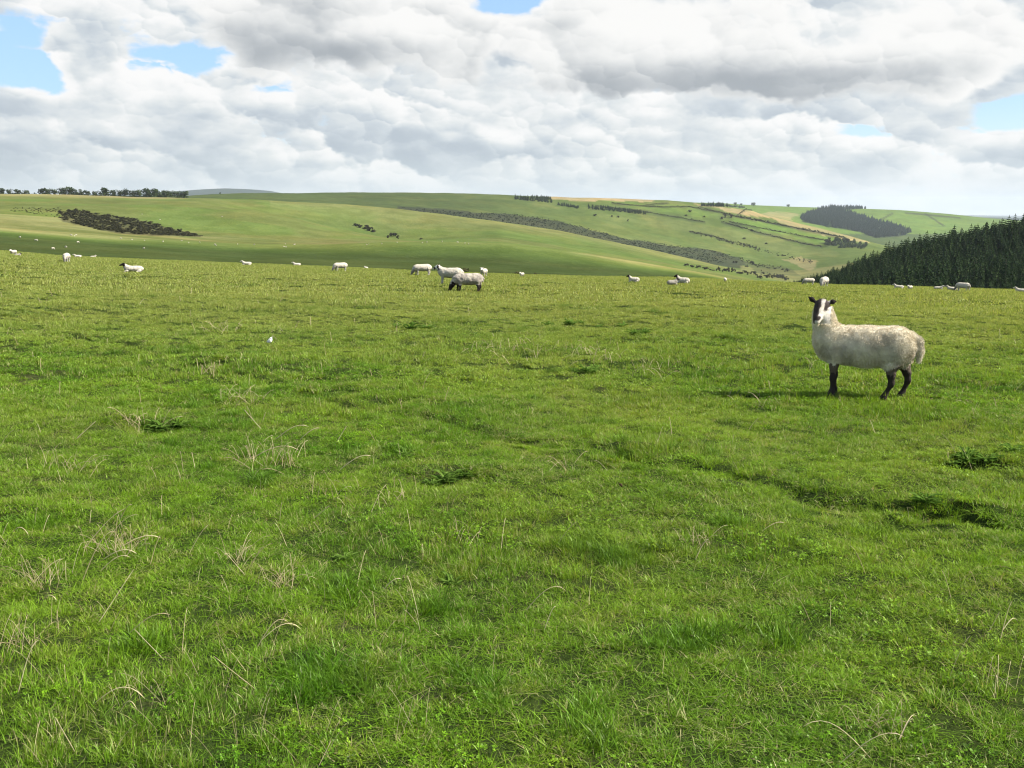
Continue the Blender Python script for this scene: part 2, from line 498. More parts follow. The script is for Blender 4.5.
# far land: gentle unevenness of the slopes
fx = sstep(200, 330, GX * 0 + RAD[:, None]) * (1 - sstep(3500, 4200, GX * 0 + RAD[:, None]))
ZR += fx * (fbm(GX / 90, GY / 90, 5, 4) - .5) * np.clip(RAD[:, None] * .0032, 0, 4.5)


def height(x, y):
    x = np.asarray(x, float); y = np.asarray(y, float)
    r = np.hypot(x, y); a = np.arctan2(x, y)
    i = np.interp(r, RAD, np.arange(len(RAD))); j = np.interp(a, AZ, np.arange(NA))
    i0 = np.clip(i.astype(int), 0, len(RAD) - 2); j0 = np.clip(j.astype(int), 0, NA - 2)
    fi, fj = i - i0, j - j0
    return (ZR[i0, j0] * (1 - fi) * (1 - fj) + ZR[i0 + 1, j0] * fi * (1 - fj) + ZR[i0, j0 + 1] * (1 - fi) * fj + ZR[i0 + 1, j0 + 1] * fi * fj)


def hit(u, v, r0=1.0, r1=150.0, n=4000):
    """where the ray through a picture point meets the land between two distances"""
    a, tn = ray(u, v); a, tn = float(a), float(tn)
    r = np.geomspace(max(r0, .5), r1, n)
    z = height(r * math.sin(a), r * math.cos(a))
    k = int(np.argmax(EYE + r * tn <= z))
    if not (EYE + r[k] * tn <= z[k]):
        k = int(np.argmin(EYE + r * tn - z))
    return Vector((r[k] * math.sin(a), r[k] * math.cos(a), float(z[k])))


def depth_of(p):
    return p.y * CP - (p.z - EYE) * SP


def grid_faces(nr, nc):
    i = np.arange(nr - 1)[:, None] * nc + np.arange(nc - 1)[None]
    return np.stack([i, i + 1, i + nc + 1, i + nc], -1).reshape(-1, 4)[:, ::-1]


# ---------------------------------------------------------------- pasture sheet
def pasture_material():
    m, t = material('pasture_soil')
    out = t.n('ShaderNodeOutputMaterial'); b = t.n('ShaderNodeBsdfDiffuse')
    g = t.n('ShaderNodeNewGeometry'); pos = g.outputs['Position']
    n1 = t.noise(pos, .35, 4); n2 = t.noise(pos, 2.2, 5); n3 = t.noise(pos, 22, 4, .65)
    c = t.mix(t.ss(n1, .35, .65), (.022, .040, .008), (.036, .050, .012))
    c = t.mix(t.ss(n2, .52, .72, 0, .75), c, (.062, .056, .028))
    c = t.mix(t.ss(n3, .40, .62, .75, 0), c, (.020, .030, .009))
    t.l(c, b.inputs['Color'])
    bp = t.n('ShaderNodeBump'); bp.inputs['Strength'].default_value = .8; bp.inputs['Distance'].default_value = .03
    t.l(n3, bp.inputs['Height']); t.l(bp.outputs[0], b.inputs['Normal'])
    t.l(b.outputs[0], out.inputs[0])
    return m


nr = I_SPLIT + 1
V = np.stack([GX[:nr], GY[:nr], ZR[:nr]], -1).reshape(-1, 3)
ground = mesh_np('ground', V, grid_faces(nr, NA), [pasture_material()])
tag(ground, kind='structure')
# ---------------------------------------------------------------- hills beyond the brow: land cover by field, with some slope shade painted in
def inpoly(u, v, poly):
    inside = np.zeros(u.shape, bool)
    n = len(poly)
    for i in range(n):
        x0, y0 = poly[i]; x1, y1 = poly[(i + 1) % n]
        c = ((y0 > v) != (y1 > v))
        with np.errstate(divide='ignore', invalid='ignore'):
            xi = (x1 - x0) * (v - y0) / (y1 - y0 if y1 != y0 else 1e-9) + x0
        inside ^= c & (u < xi)
    return inside


def soft_strip(u, v, pts, w):
    """closeness to a line"""
    b = np.full(u.shape, 1e9)
    for (x0, y0), (x1, y1) in zip(pts[:-1], pts[1:]):
        dx, dy = x1 - x0, y1 - y0
        tt = np.clip(((u - x0) * dx + (v - y0) * dy) / (dx * dx + dy * dy), 0, 1)
        b = np.minimum(b, np.hypot(u - x0 - tt * dx, v - y0 - tt * dy))
    return 1 - sstep(w * .5, w, b)


i0 = I_SPLIT
HX, HYy, HZ = GX[i0:], GY[i0:], ZR[i0:]
HR = np.broadcast_to(RAD[i0:, None], HX.shape)
HU, HV = project(HX, HYy, HZ)
nzs = fbm(HX / 60, HYy / 60, 31, 4); nzl = fbm(HX / 260, HYy / 260, 41, 3)
# jitter so field outlines are not ruled
JU = HU + (fbm(HX / 45, HYy / 45, 8, 3) - .5) * 10; JV = HV + (fbm(HX / 45, HYy / 45, 13, 3) - .5) * 3
colr = np.zeros(HX.shape + (3,))
GREEN = np.array((.085, .135, .030)); FRESH = np.array((.110, .175, .034)); OLIVE = np.array((.126, .144, .046))
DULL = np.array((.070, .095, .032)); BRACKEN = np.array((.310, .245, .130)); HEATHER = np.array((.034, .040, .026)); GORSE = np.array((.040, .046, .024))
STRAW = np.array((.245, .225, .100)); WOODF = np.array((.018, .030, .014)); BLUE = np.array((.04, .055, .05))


def paint(mask, c, amt=1.0):
    w = np.clip(mask.astype(float) * amt, 0, 1)[..., None]
    colr[:] = colr * (1 - w) + c * w


colr[:] = GREEN
paint(sstep(.45, .6, nzl), DULL, .5)
near2 = HR < 470
paint(near2, GREEN)
paint(near2, FRESH * .55 + STRAW * .38, .6 * sstep(345, 392, HR))
paint(near2 & (HR < 420), DULL * .64, sstep(388, 330, HR) * .88)  # lower face of the ridge: its shade painted as duller grass
m3 = (HR >= 440) & (HR < 1250)
paint(m3, OLIVE * .85 + GREEN * .15)
paint(m3, GREEN, sstep(.5, .62, nzs) * .6)
paint(m3 & (HR > 850), GREEN * .75 + OLIVE * .20, .85 * sstep(230, 280, HU) * sstep(1060, 900, HR))
paint((HR > 425) & (HR < 640), STRAW * .55 + OLIVE * .45, (.75 * sstep(.3, .55, nzs) + .1) * sstep(270, 200, HU))
paint((HR > 372) & (HR < 430), STRAW * .8 + OLIVE * .2, .6 * sstep(372, 395, HR) * sstep(.3, .6, nzs))
paint((HR > 985) & (HR < 1250), STRAW * .75 + BRACKEN * .25, .8 * sstep(235, 120, HU + 60 * (nzs - .5)) * sstep(985, 1060, HR))
paint(m3 & (HR < 700), OLIVE * .62 + BRACKEN * .20, .85 * sstep(250, 340, HU) * sstep(700, 560, HR))
paint(m3 & (HU > 270), OLIVE * .9 + STRAW * .22, .75 * sstep(960, 1110, HR))
m4 = (HR >= 1250) & (HR < 2150)
paint(m4, GREEN * .62 + OLIVE * .30)
paint(m4, OLIVE, sstep(.5, .64, nzs) * .45)
paint(m4, DULL * .78 + GREEN * .05, .92 * sstep(600, 430, HU))  # left part dulled, cloud shadow put into the colour
HEATHER_P = [(395, 206), (440, 209), (480, 213.5), (505, 213), (530, 217), (563, 222), (595, 231), (622, 238), (658, 243), (683, 247), (714, 251), (736, 256.5), (752, 264), (738, 269), (714, 265), (684, 259), (653, 254), (622, 248), (582, 242), (544, 234), (505, 226), (470, 221), (430, 216), (395, 210)]
paint(m4 & inpoly(JU, JV, HEATHER_P), HEATHER, .85)
paint(m4 & (HR < 1500) & (HU > 740), OLIVE * .6 + BRACKEN * .4, .5)
paint(m4 & inpoly(JU, JV, [(560, 194), (610, 198.5), (660, 200), (640, 202), (590, 201), (540, 199)]), BRACKEN, .85)
paint(m4 & inpoly(JU, JV, [(690, 203), (735, 208), (790, 218), (815, 226), (790, 222), (745, 214), (700, 206)]), BRACKEN * .8 + STRAW * .2, .85)
paint(m4 & inpoly(JU, JV, [(764, 215), (800, 223), (850, 235), (872, 243), (845, 240), (800, 230)]), STRAW * .6 + BRACKEN * .4, .85)
paint(m4 & inpoly(JU, JV, [(735, 216), (800, 231), (845, 241), (815, 243), (770, 233), (730, 222)]), FRESH, .9)
paint(m4 & inpoly(JU, JV, [(600, 201), (690, 206), (720, 215), (700, 217), (640, 208)]), FRESH, .6)
paint(m4 & inpoly(JU, JV, [(640, 212), (720, 228), (800, 246), (842, 252), (836, 258), (790, 254), (720, 240), (650, 226)]), OLIVE * .8 + GREEN * .2, .8)
paint(m4 & inpoly(JU, JV, [(785, 260), (800, 257), (818, 262), (812, 270), (800, 268)]), BRACKEN, .5)
paint(m4 & inpoly(JU, JV, [(745, 262), (790, 268), (800, 276), (760, 274)]), HEATHER * .5 + OLIVE * .5, .8)
m5 = (HR >= 2350) & (HR < 4600)
paint(m5, FRESH * .6 + GREEN * .4)
paint(m5 & inpoly(JU, JV, [(880, 214), (940, 216), (960, 224), (930, 240), (900, 240), (890, 225)]), FRESH, .8)
paint(m5 & inpoly(JU, JV, [(745, 205), (800, 207), (815, 210), (795, 216), (760, 212)]), FRESH, .7)
paint(m5 & inpoly(JU, JV, [(770, 211), (800, 214), (790, 221), (760, 216)]), BRACKEN, .5)
WOOD5 = [(800, 217), (815, 211), (832, 206), (862, 206), (866, 208.5), (842, 210), (866, 218), (893, 225), (912, 232), (902, 236), (876, 238), (860, 232), (828, 227), (803, 222)]
paint(m5 & inpoly(HU, HV, WOOD5), WOODF, 1)
paint(m5 & (HV > 234), HEATHER, .6)
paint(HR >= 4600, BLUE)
# conifer wood floor
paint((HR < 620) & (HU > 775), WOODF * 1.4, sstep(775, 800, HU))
GORSE_P = [(58, 213), (70, 210.5), (85, 211), (102, 215), (114, 217), (132, 219), (152, 223), (172, 229), (192, 233.5), (203, 236.5), (180, 236), (152, 235), (122, 233), (100, 230), (84, 226), (62, 220)]
paint(m3 & inpoly(JU, JV, GORSE_P), GORSE * .7 + BRACKEN * .12, .75)
HEDGES = [  # boundaries on the far slope, and how tall the growth is
    ([(596, 206), (640, 211), (668, 216), (705, 222)], .7), ([(612, 203), (650, 207), (690, 207), (722, 213), (745, 219)], .8),
    ([(737, 216.5), (775, 224), (815, 232), (845, 238)], 1.25), ([(730, 222), (775, 231), (812, 238), (824, 240)], .8), ([(722, 222), (760, 233), (800, 243), (822, 247)], .9),
    ([(738, 215), (746, 209), (752, 206)], .8), ([(690, 232), (712, 236), (730, 242)], .8), ([(700, 207), (715, 211), (728, 215)], .6), ([(640, 206), (668, 203)], .5)]
hedge_at = np.zeros(HX.shape)
for pts, k in HEDGES:
    hedge_at = np.maximum(hedge_at, soft_strip(HU, HV, pts, 1.2))
paint(m4, GORSE, hedge_at * .7)
for pts in ([(877, 222), (886, 217), (893, 213)], [(926, 214), (935, 220), (944, 226)], [(905, 213), (930, 215), (960, 218)]):
    paint(m5, GORSE, soft_strip(HU, HV, pts, 1.1) * .8)
colr *= .88 * (1 + (nzs[..., None] - .5) * .4)


def hill_material():
    m, t = material('far_slopes')
    out = t.n('ShaderNodeOutputMaterial'); b = t.n('ShaderNodeBsdfDiffuse')
    at_ = t.n('ShaderNodeAttribute', attribute_name='cover')
    g = t.n('ShaderNodeNewGeometry'); pos = g.outputs['Position']
    n1 = t.noise(pos, .05, 6, .62); n2 = t.noise(pos, .35, 4, .6)
    n0 = t.noise(pos, .014, 4, .6)
    c = t.mix(t.ss(n1, .40, .60, .0, .6), at_.outputs['Color'], t.mix(1.0, at_.outputs['Color'], (.66, .70, .60), 'MULTIPLY'))
    c = t.mix(t.ss(n2, .5, .7, 0, .45), c, t.mix(1.0, c, (1.5, 1.38, 1.25), 'MULTIPLY'))
    c = t.mix(t.ss(n0, .45, .62, 0, .5), c, t.mix(1.0, c, (1.32, 1.10, 1.05), 'MULTIPLY'))
    t.l(c, b.inputs['Color'])
    bp = t.n('ShaderNodeBump'); bp.inputs['Strength'].default_value = .5; bp.inputs['Distance'].default_value = 1.2
    t.l(n2, bp.inputs['Height']); t.l(bp.outputs[0], b.inputs['Normal'])
    t.l(b.outputs[0], out.inputs[0])
    return m


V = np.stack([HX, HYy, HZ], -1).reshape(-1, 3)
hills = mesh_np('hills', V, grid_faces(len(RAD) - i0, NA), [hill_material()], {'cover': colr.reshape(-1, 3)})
tag(hills, kind='structure')
# ---------------------------------------------------------------- conifers, broadleaf trees, bushes
def leaf_material(name, dark, light, scale=.6, trans=.2):
    m, t = material(name)
    out = t.n('ShaderNodeOutputMaterial')
    oi = t.n('ShaderNodeObjectInfo'); tone = t.n('ShaderNodeAttribute', attribute_name='tone').outputs['Fac']
    pos = t.n('ShaderNodeNewGeometry').outputs['Position']
    n = t.noise(pos, scale, 3)
    f = t.m('ADD', t.m('MULTIPLY', tone, .5), t.m('ADD', t.m('MULTIPLY', oi.outputs['Random'], .25), t.m('MULTIPLY', n, .35)))
    c = t.mix(t.ss(f, .2, .85), dark, light)
    d = t.n('ShaderNodeBsdfDiffuse'); tr = t.n('ShaderNodeBsdfTranslucent')
    t.l(c, d.inputs[0]); t.l(c, tr.inputs[0])
    mx = t.n('ShaderNodeMixShader'); mx.inputs[0].default_value = trans
    t.l(d.outputs[0], mx.inputs[1]); t.l(tr.outputs[0], mx.inputs[2]); t.l(mx.outputs[0], out.inputs[0])
    return m

CONIFER = leaf_material('conifer_needles', (.013, .026, .011), (.036, .056, .020), .12)
LEAF = leaf_material('broad_leaves', (.022, .036, .016), (.060, .085, .030), .3)
GORSEM = leaf_material('gorse_leaves', (.026, .028, .014), (.068, .064, .032), .3)
BARK = simple_mat('bark', (.10, .075, .055), .9, (.055, .042, .032), 3.0)


def conifer_mesh(h, rad, rng, whorls=15, per=9):
    """spruce crown: drooping boughs in whorls, each bough a bent plate fringed with side sprays"""
    V, T, tone = [], [], []
    for w in range(whorls):
        f = w / (whorls - 1)
        z = h * (.10 + .88 * f)
        L = rad * 1.2 * (1 - f) ** .55 * (.9 + .2 * rng.random()) + .12
        k = max(4, int(per * (1 - .5 * f)))
        a0 = rng.uniform(0, 6.28)
        for b in range(k):
            a = a0 + b * 6.283 / k + rng.normal(0, .18); l = L * rng.uniform(.65, 1.15)
            dr = .34 * l * rng.uniform(.5, 1.2); wd = l * .30; tn = rng.random()
            ca, sa = math.cos(a), math.sin(a)
            def p(s, side, up):
                return (ca * l * s - sa * side, sa * l * s + ca * side, z - dr * s ** 1.5 + up)
            i = len(V)
            V += [p(0, 0, .1), p(.45, -wd, -.14 * l), p(.5, 0, .16 * l), p(.45, wd, -.14 * l), p(1.05, 0, 0), p(.85, -wd * .7, -.2 * l), p(.85, wd * .7, -.2 * l)]
            T += [(i, i + 1, i + 2), (i, i + 2, i + 3), (i + 1, i + 5, i + 2), (i + 3, i + 2, i + 6), (i + 5, i + 4, i + 2), (i + 2, i + 4, i + 6)]
            tone += [tn] * 7
    i = len(V)
    V += [(0, 0, h * .995), (.22, 0, h * .93), (-.08, .14, h * .93), (-.08, -.14, h * .93)]
    T += [(i, i + 1, i + 2), (i, i + 2, i + 3), (i, i + 3, i + 1)]; tone += [.8] * 4
    return np.array(V), np.array(T), np.array(tone)


def trunk_mesh(h, r0, r1=None, sides=6):
    a = np.arange(sides) * 2 * np.pi / sides
    r1 = r0 * .3 if r1 is None else r1
    V = np.concatenate([np.stack([np.cos(a) * r * (1 + .1 * np.sin(3 * a)), np.sin(a) * r, np.full(sides, z)], -1) for r, z in ((r0 * 1.4, -.5), (r0, .4), (.6 * r0 + .4 * r1, h * .5), (r1, h))])
    Fc = [(k * sides + i, k * sides + (i + 1) % sides, (k + 1) * sides + (i + 1) % sides, (k + 1) * sides + i) for k in range(3) for i in range(sides)]
    return V, np.array(Fc)


def crown_mesh(w, h, n, rng, leaf, lobes=7):
    """leafy crown: leaf clumps spread over several uneven lobes, with gaps"""
    c = []
    for _ in range(lobes):
        a = rng.uniform(0, 6.28); d = rng.uniform(.05, .55) * w
        c.append((math.cos(a) * d, math.sin(a) * d, h * rng.uniform(.18, .74), w * rng.uniform(.30, .52), h * rng.uniform(.17, .30), rng.random()))
    V, T, tone = [], [], []
    for _ in range(n):
        x0, y0, z0, rr, rz, tn = c[rng.integers(0, lobes)]
        d = rng.normal(0, 1, 3); d /= np.linalg.norm(d); q = rng.uniform(.55, 1.05)
        p = np.array((x0 + d[0] * rr * q, y0 + d[1] * rr * q, z0 + d[2] * rz * q))
        u = np.cross(d + rng.normal(0, .5, 3), (0.2, .1, 1)); u /= np.linalg.norm(u) + 1e-9
        v = np.cross(d + rng.normal(0, .6, 3), u); v /= np.linalg.norm(v) + 1e-9
        s = leaf * rng.uniform(.6, 1.5)
        i = len(V)
        V += [p - u * s, p - v * s * .8 + d * s * .2, p + u * s, p + v * s * .8 + d * s * .2]
        T += [(i, i + 1, i + 2), (i, i + 2, i + 3)]; tone += [np.clip(tn * .6 + .4 * rng.random(), 0, 1)] * 4
    return np.array(V), np.array(T), np.array(tone)


def limbs_mesh(h, w, rng):
    """short trunk with forking limbs"""
    V, Fc = trunk_mesh(h * .45, w * .07, w * .045)
    V = [V]; Fc = [Fc]; off = len(V[0])
    for k in range(5):
        a = k * 1.257 + rng.uniform(-.3, .3)
        v, f = trunk_mesh(h * .42, w * .035, w * .012, 5)
        m = Matrix.Translation((0, 0, h * .36)) @ Matrix.Rotation(a, 4, 'Z') @ Matrix.Rotation(rng.uniform(.4, .9), 4, 'Y')
        v = np.array([m @ Vector(q) for q in v])
        V.append(v); Fc.append(f + off); off += len(v)
    return np.concatenate(V), np.concatenate(Fc)


class Kind:
    """one prototype tree: a crown mesh and a trunk mesh"""
    def __init__(self, name, crown, trunk, mat):
        self.name = name
        v, f, tn = crown
        self.crown = mesh_np('crown', v, f, [mat], {'tone': tn}, smooth=False, link=False)
        self.trunk = mesh_np('trunk', *trunk, [BARK], link=False) if trunk else None

    def place(self, p, s, rz, label, cat, group=None, sz=None):
        sz = sz or s
        if self.trunk is None:
            r = self.crown.copy(); r.name = self.name; COL.objects.link(r)
            r.location = p; r.rotation_euler = (0, 0, rz); r.scale = (s, s, sz)
        else:
            r = empty(self.name, p, rz); r.scale = (s, s, sz)
            for o, nm in ((self.crown, 'crown'), (self.trunk, 'trunk')):
                c = o.copy(); c.name = nm; COL.objects.link(c); c.parent = r
        return tag(r, label, cat, group)


rt = np.random.default_rng(23)
CONS = [Kind('conifer_tree', conifer_mesh(h, w, rt), trunk_mesh(h * .95, .17, .03), CONIFER) for h, w in ((11, 2.1), (12, 2.3), (10, 2.2), (12.5, 2.0), (9, 2.0))]
BROADS = [Kind('broadleaf_tree', crown_mesh(w, h, 420, rt, .55, 8), limbs_mesh(h, w, rt), LEAF) for h, w in ((10, 5.0), (9, 5.6), (11, 4.6), (8, 5.2))]
BUSHES = [Kind('bush', crown_mesh(w, h, 170, rt, .28, 5), None, GORSEM) for h, w in ((2.4, 1.7), (1.9, 1.9), (2.8, 1.5), (1.5, 1.7))]

# --- conifer plantation on the slope to the right: rows about 3.6 m apart
cand = []
for ix in range(0, 94):
    for iy in range(0, 150):
        x = 55 + ix * 3.0 + rt.normal(0, .5); y = 175 + iy * 3.0 + rt.normal(0, .5)
        r = math.hypot(x, y)
        if r < 232 or r > 475: continue
        z = float(height(x, y)); u, v = project(x, y, z)
        if u > 1085: continue
        edge = np.interp(r, [232, 300, 395, 475], [868, 812, 786, 794]) + 10 * (fbm(x / 14, y / 14, 61, 2) - .5)
        if u < edge: continue
        cand.append((x, y, z, float(u), float(v), r))
# which crowns stand clear of the ones in front
cand.sort(key=lambda q: q[5])
top_line = np.full(1200, 1e9)
rows = []
for x, y, z, u, v, r in cand:
    h = rt.uniform(.62, .98) * (.80 if r < 262 else 1.0) * float(np.interp(u, [784, 800, 822, 850, 890], [.22, .36, .55, .80, 1.0]))
    kind = int(rt.integers(0, 5))
    H = (11, 12, 10, 12.5, 9)[kind] * h
    vt = float(project(x, y, z + H)[1]); hw = max(1, int(2.0 * F / r * .5))
    a, b = max(0, int(u) - hw), min(1199, int(u) + hw)
    vis = float(np.clip(np.minimum(top_line[a:b + 1], 292) - vt, 0, 60).mean()) if u < 1190 else 0
    top_line[a:b + 1] = np.minimum(top_line[a:b + 1], vt + rt.uniform(1.0, 3.0))
    rows.append((x, y, z, h, kind, vis if u < 1030 else 0.0, u, v))
order = sorted(range(len(rows)), key=lambda i: -rows[i][5])
single = set(order[:290])
for i in sorted(single):
    x, y, z, h, kind, vis, u, v = rows[i]
    CONS[kind].place((x, y, z - .1), h, rt.uniform(0, 6.28), 'tall dark green conifer standing close among others in the plantation', 'tree', 'conifers of the plantation on the slope', sz=h)
VV, TT, tn, off = [], [], [], 0
for i, (x, y, z, h, kind, vis, u, v) in enumerate(rows):
    if i in single: continue
    o = CONS[kind].crown.data
    co = np.empty(len(o.vertices) * 3, np.float32); o.vertices.foreach_get('co', co); co = co.reshape(-1, 3)
    tr = np.empty(len(o.polygons) * 3, np.int32); o.polygons.foreach_get('vertices', tr)
    tv = np.empty(len(o.vertices), np.float32); o.attributes['tone'].data.foreach_get('value', tv)
    a = rt.uniform(0, 6.28); m = np.array(((math.cos(a), -math.sin(a), 0), (math.sin(a), math.cos(a), 0), (0, 0, 1)))
    VV.append(co @ m.T * h + (x, y, z)); TT.append(tr.reshape(-1, 3) + off); tn.append(tv * .7 + .3 * rt.random()); off += len(co)
print('conifers', len(rows), 'merged', len(VV))
if VV:
    o = mesh_np('conifer_wood', np.concatenate(VV), np.concatenate(TT), [CONIFER], {'tone': np.concatenate(tn)}, smooth=False)
    tag(o, 'dense dark mass of conifers deeper inside the plantation', 'wood', kind='stuff')


def mass(name, label, cat, spots, kinds, mat, zs=1.0, kind='stuff', far=1.0):
    """one body of growth too dense to count: (point, size) list"""
    VV, TT, tn, off = [], [], [], 0
    for p, s in spots:
        o = kinds[int(rt.integers(0, len(kinds)))].crown.data
        co = np.empty(len(o.vertices) * 3, np.float32); o.vertices.foreach_get('co', co); co = co.reshape(-1, 3)
        tr = np.empty(len(o.polygons) * 3, np.int32); o.polygons.foreach_get('vertices', tr); tr = tr.reshape(-1, 3)
        tv = np.empty(len(o.vertices), np.float32); o.attributes['tone'].data.foreach_get('value', tv)
        a = rt.uniform(0, 6.28); m = np.array(((math.cos(a), -math.sin(a), 0), (math.sin(a), math.cos(a), 0), (0, 0, 1)))
        VV.append(co @ m.T * (s, s, s * zs) + (p[0], p[1], p[2])); TT.append(tr + off); tn.append(tv * .7 + .3 * rt.random()); off += len(co)
    o = mesh_np(name, np.concatenate(VV), np.concatenate(TT), [mat], {'tone': np.concatenate(tn)}, smooth=False)
    return tag(o, label, cat, kind=kind)


def in_shape(poly, n, r0, r1):
    """n points of land that the picture polygon covers"""
    P_ = np.array(poly); res = []
    while len(res) < n:
        u = rt.uniform(P_[:, 0].min(), P_[:, 0].max()); v = rt.uniform(P_[:, 1].min(), P_[:, 1].max())
        if inpoly(np.array([u]), np.array([v]), poly)[0]:
            res.append(hit(u, v, r0, r1, 1500))
    return res


# gorse on the near spur
pts = in_shape(GORSE_P, 700, 480, 1100)
mass('gorse', 'dark sprawling gorse thicket on the pale slope below the skyline trees', 'gorse', [(p, rt.uniform(.5, 1.4)) for p in pts], BUSHES, GORSEM, .5)
pts = in_shape([(15, 207), (60, 208), (66, 219), (40, 215), (10, 211)], 110, 480, 1100)
mass('gorse', 'thin scatter of low gorse left of the dark thicket', 'gorse', [(p, rt.uniform(.2, .5)) for p in pts], BUSHES, GORSEM, .6)
# heather and scrub strip along the long slope
pts = in_shape([(400, 207.5), (440, 210), (480, 213.5), (505, 212.5), (563, 221.5), (622, 237.5), (683, 246.5), (722, 252), (736, 257), (722, 264), (684, 258.5), (622, 247), (544, 233), (505, 225), (470, 219), (430, 214)], 1700, 1300, 2100)
mass('scrub', 'long dark band of heather and scrub across the far hillside', 'scrub', [(p, rt.uniform(.4, 1.0)) for p in pts], BUSHES, leaf_material('scrub_leaves', (.012, .018, .009), (.036, .042, .022), .3), .8)
# woods on the skyline and the far side
for poly, n, r0, r1, s, lab in (
        ([(515, 197.5), (552, 199), (552, 203), (540, 202), (515, 200)], 130, 1500, 2060, .62, 'narrow conifer belt on the hilltop, longest one on the skyline'),
        ([(558, 203.5), (579, 207.5), (578, 209), (558, 205.5)], 60, 1500, 2060, .45, 'short dark conifer belt just below the hilltop'),
        ([(588, 206.5), (620, 209), (648, 213), (645, 214.8), (618, 212), (588, 209)], 150, 1500, 2060, .50, 'long dark conifer belt lying across the green hillside'),
        ([(701, 205), (726, 205.6), (745, 207.4), (745, 208.4), (726, 207), (701, 206.4)], 110, 1700, 4100, .42, 'dark clump of trees breaking the far skyline')):
    mass('shelter_belt', lab, 'wood', [(p, s * rt.uniform(.8, 1.2) * (1 if r1 < 3000 else 1.5)) for p in in_shape(poly, n, r0, r1)], CONS[:3], CONIFER)
pts = in_shape(WOOD5, 1500, 2350, 4100)
mass('far_wood', 'blue-grey conifer wood filling the far valley side', 'wood', [(p, rt.uniform(.9, 1.5)) for p in pts], CONS, leaf_material('far_needles', (.020, .034, .028), (.045, .066, .054), .1))  # bluer needle colours paint in the distance haze
pts = in_shape([(826, 240), (850, 241), (868, 245), (862, 250), (840, 249), (824, 246)], 70, 1200, 3200)
mass('far_wood', 'broadleaf wood in the valley bottom below the far fields', 'wood', [(p, rt.uniform(.5, .95)) for p in pts], BROADS, LEAF)

# --- single trees along the left skyline
SKY_TREES = [(2, 191, 3.4), (10, 191.5, 3.2), (18, 192, 3.2), (26, 192.3, 3.0), (42, 192.5, 5), (47, 192.7, 4.5), (54, 192.8, 5), (62, 193, 6.5), (71, 193.3, 7), (76, 193.4, 5), (81, 193.6, 5.5), (87, 193.8, 4), (96, 194, 4),
             (104, 194.4, 8.2), (113, 194.6, 5), (119, 194.8, 6), (125, 195, 7), (133, 195.2, 6), (140, 195.4, 6.5), (147, 195.6, 8), (154, 195.8, 8.5), (160, 196, 5.5), (166, 196.1, 7), (172, 196.2, 6.5), (178, 196.4, 6.5), (184, 196.6, 6)]
for i, (u, v, hp) in enumerate(SKY_TREES):
    a, tn = ray(u, v); r = 1180.0
    p = Vector((r * math.sin(a), r * math.cos(a), 0)); p.z = float(height(p.x, p.y))
    k = int(rt.integers(0, 4)); H = (10, 9, 11, 8)[k]
    top = EYE + r * float(ray(u, v - hp)[1]) - p.z
    s = max(.35, top / H)
    BROADS[k].place(p, max(s * 1.25, .8), rt.uniform(0, 6.28), 'small dark tree in the row along the left skyline', 'tree', 'trees along the left skyline', sz=s)
P_ = []
for u in np.arange(-6, 187, .9):
    v = np.interp(u, [q[0] for q in SKY_TREES], [q[1] for q in SKY_TREES])
    a, tn = ray(u, v); r = 1185.0 + rt.normal(0, 4); x, y = r * math.sin(a), r * math.cos(a)
    P_.append(((x, y, float(height(x, y)) - .3), rt.uniform(.7, 1.5)))
tag(mass('hedge', None, None, P_, BUSHES, LEAF, .95, kind=None), 'low dark hedge running under the row of trees on the left skyline', 'hedge')
p = hit(220, 194.5, 1150, 2050); BROADS[0].place(p, .45, 1.0, 'lone small tree on the skyline right of the tree row, below the blue hills', 'tree')
for u, v, hp, lab in ((753, 206, 4, 'round dark tree alone on the far skyline'), (788, 207, 3.0, 'low wide tree alone on the far skyline, above the brown field'), (735, 205, 3, 'dark tree on the far skyline between clump and lone round tree'), (741, 205.5, 2.4, 'small low tree left of the round skyline tree')):
    p = hit(u, v, 3300, 4100); d = depth_of(p)
    BROADS[1].place(p, hp * d / F / 9 * 1.3, 2.0, lab, 'tree', sz=hp * d / F / 9)
# hawthorns and bushes dotted on the slopes
GB = 'bushes dotted over the far slopes'
lab = {0: 'dark round bush in the grassy hollow of the olive slope', 1: 'dark bush at the foot of the long hillside by the valley', 2: 'small dark bush dotted on the long far hillside', 3: 'dark scrub bush just over the brow behind the grazing sheep'}
SPOTS = [(356, 226, 4, 0), (360, 227.5, 4.5, 0), (365, 229, 4, 0), (370, 231, 5, 0), (374, 232, 4, 0), (367, 228, 4, 0), (393, 236, 5.5, 0), (388, 238, 3.5, 0), (398, 239, 3.5, 0), (421, 239.5, 2.5, 0)]
for u, v, hp, k in SPOTS:
    p = hit(u, v, 720, 1200); d = depth_of(p); b = int(rt.integers(0, 4))
    BUSHES[b].place(p, hp * d / F / 2.2, rt.uniform(0, 6.28), lab[k], 'bush', GB + ', hollow')
SP2 = [(u, np.interp(u, [685, 740, 800], [268, 273, 281]) + rt.normal(0, .9), rt.uniform(2.5, 4.8)) for u in list(np.arange(686, 700, 6)) + list(np.arange(704, 788, 3.1))]
for u, v, hp in SP2:
    p = hit(u, v, 900, 1640); d = depth_of(p); b = int(rt.integers(0, 4))
    BUSHES[b].place(p, hp * d / F / 2.4, rt.uniform(0, 6.28), lab[1], 'bush', GB + ', valley foot')
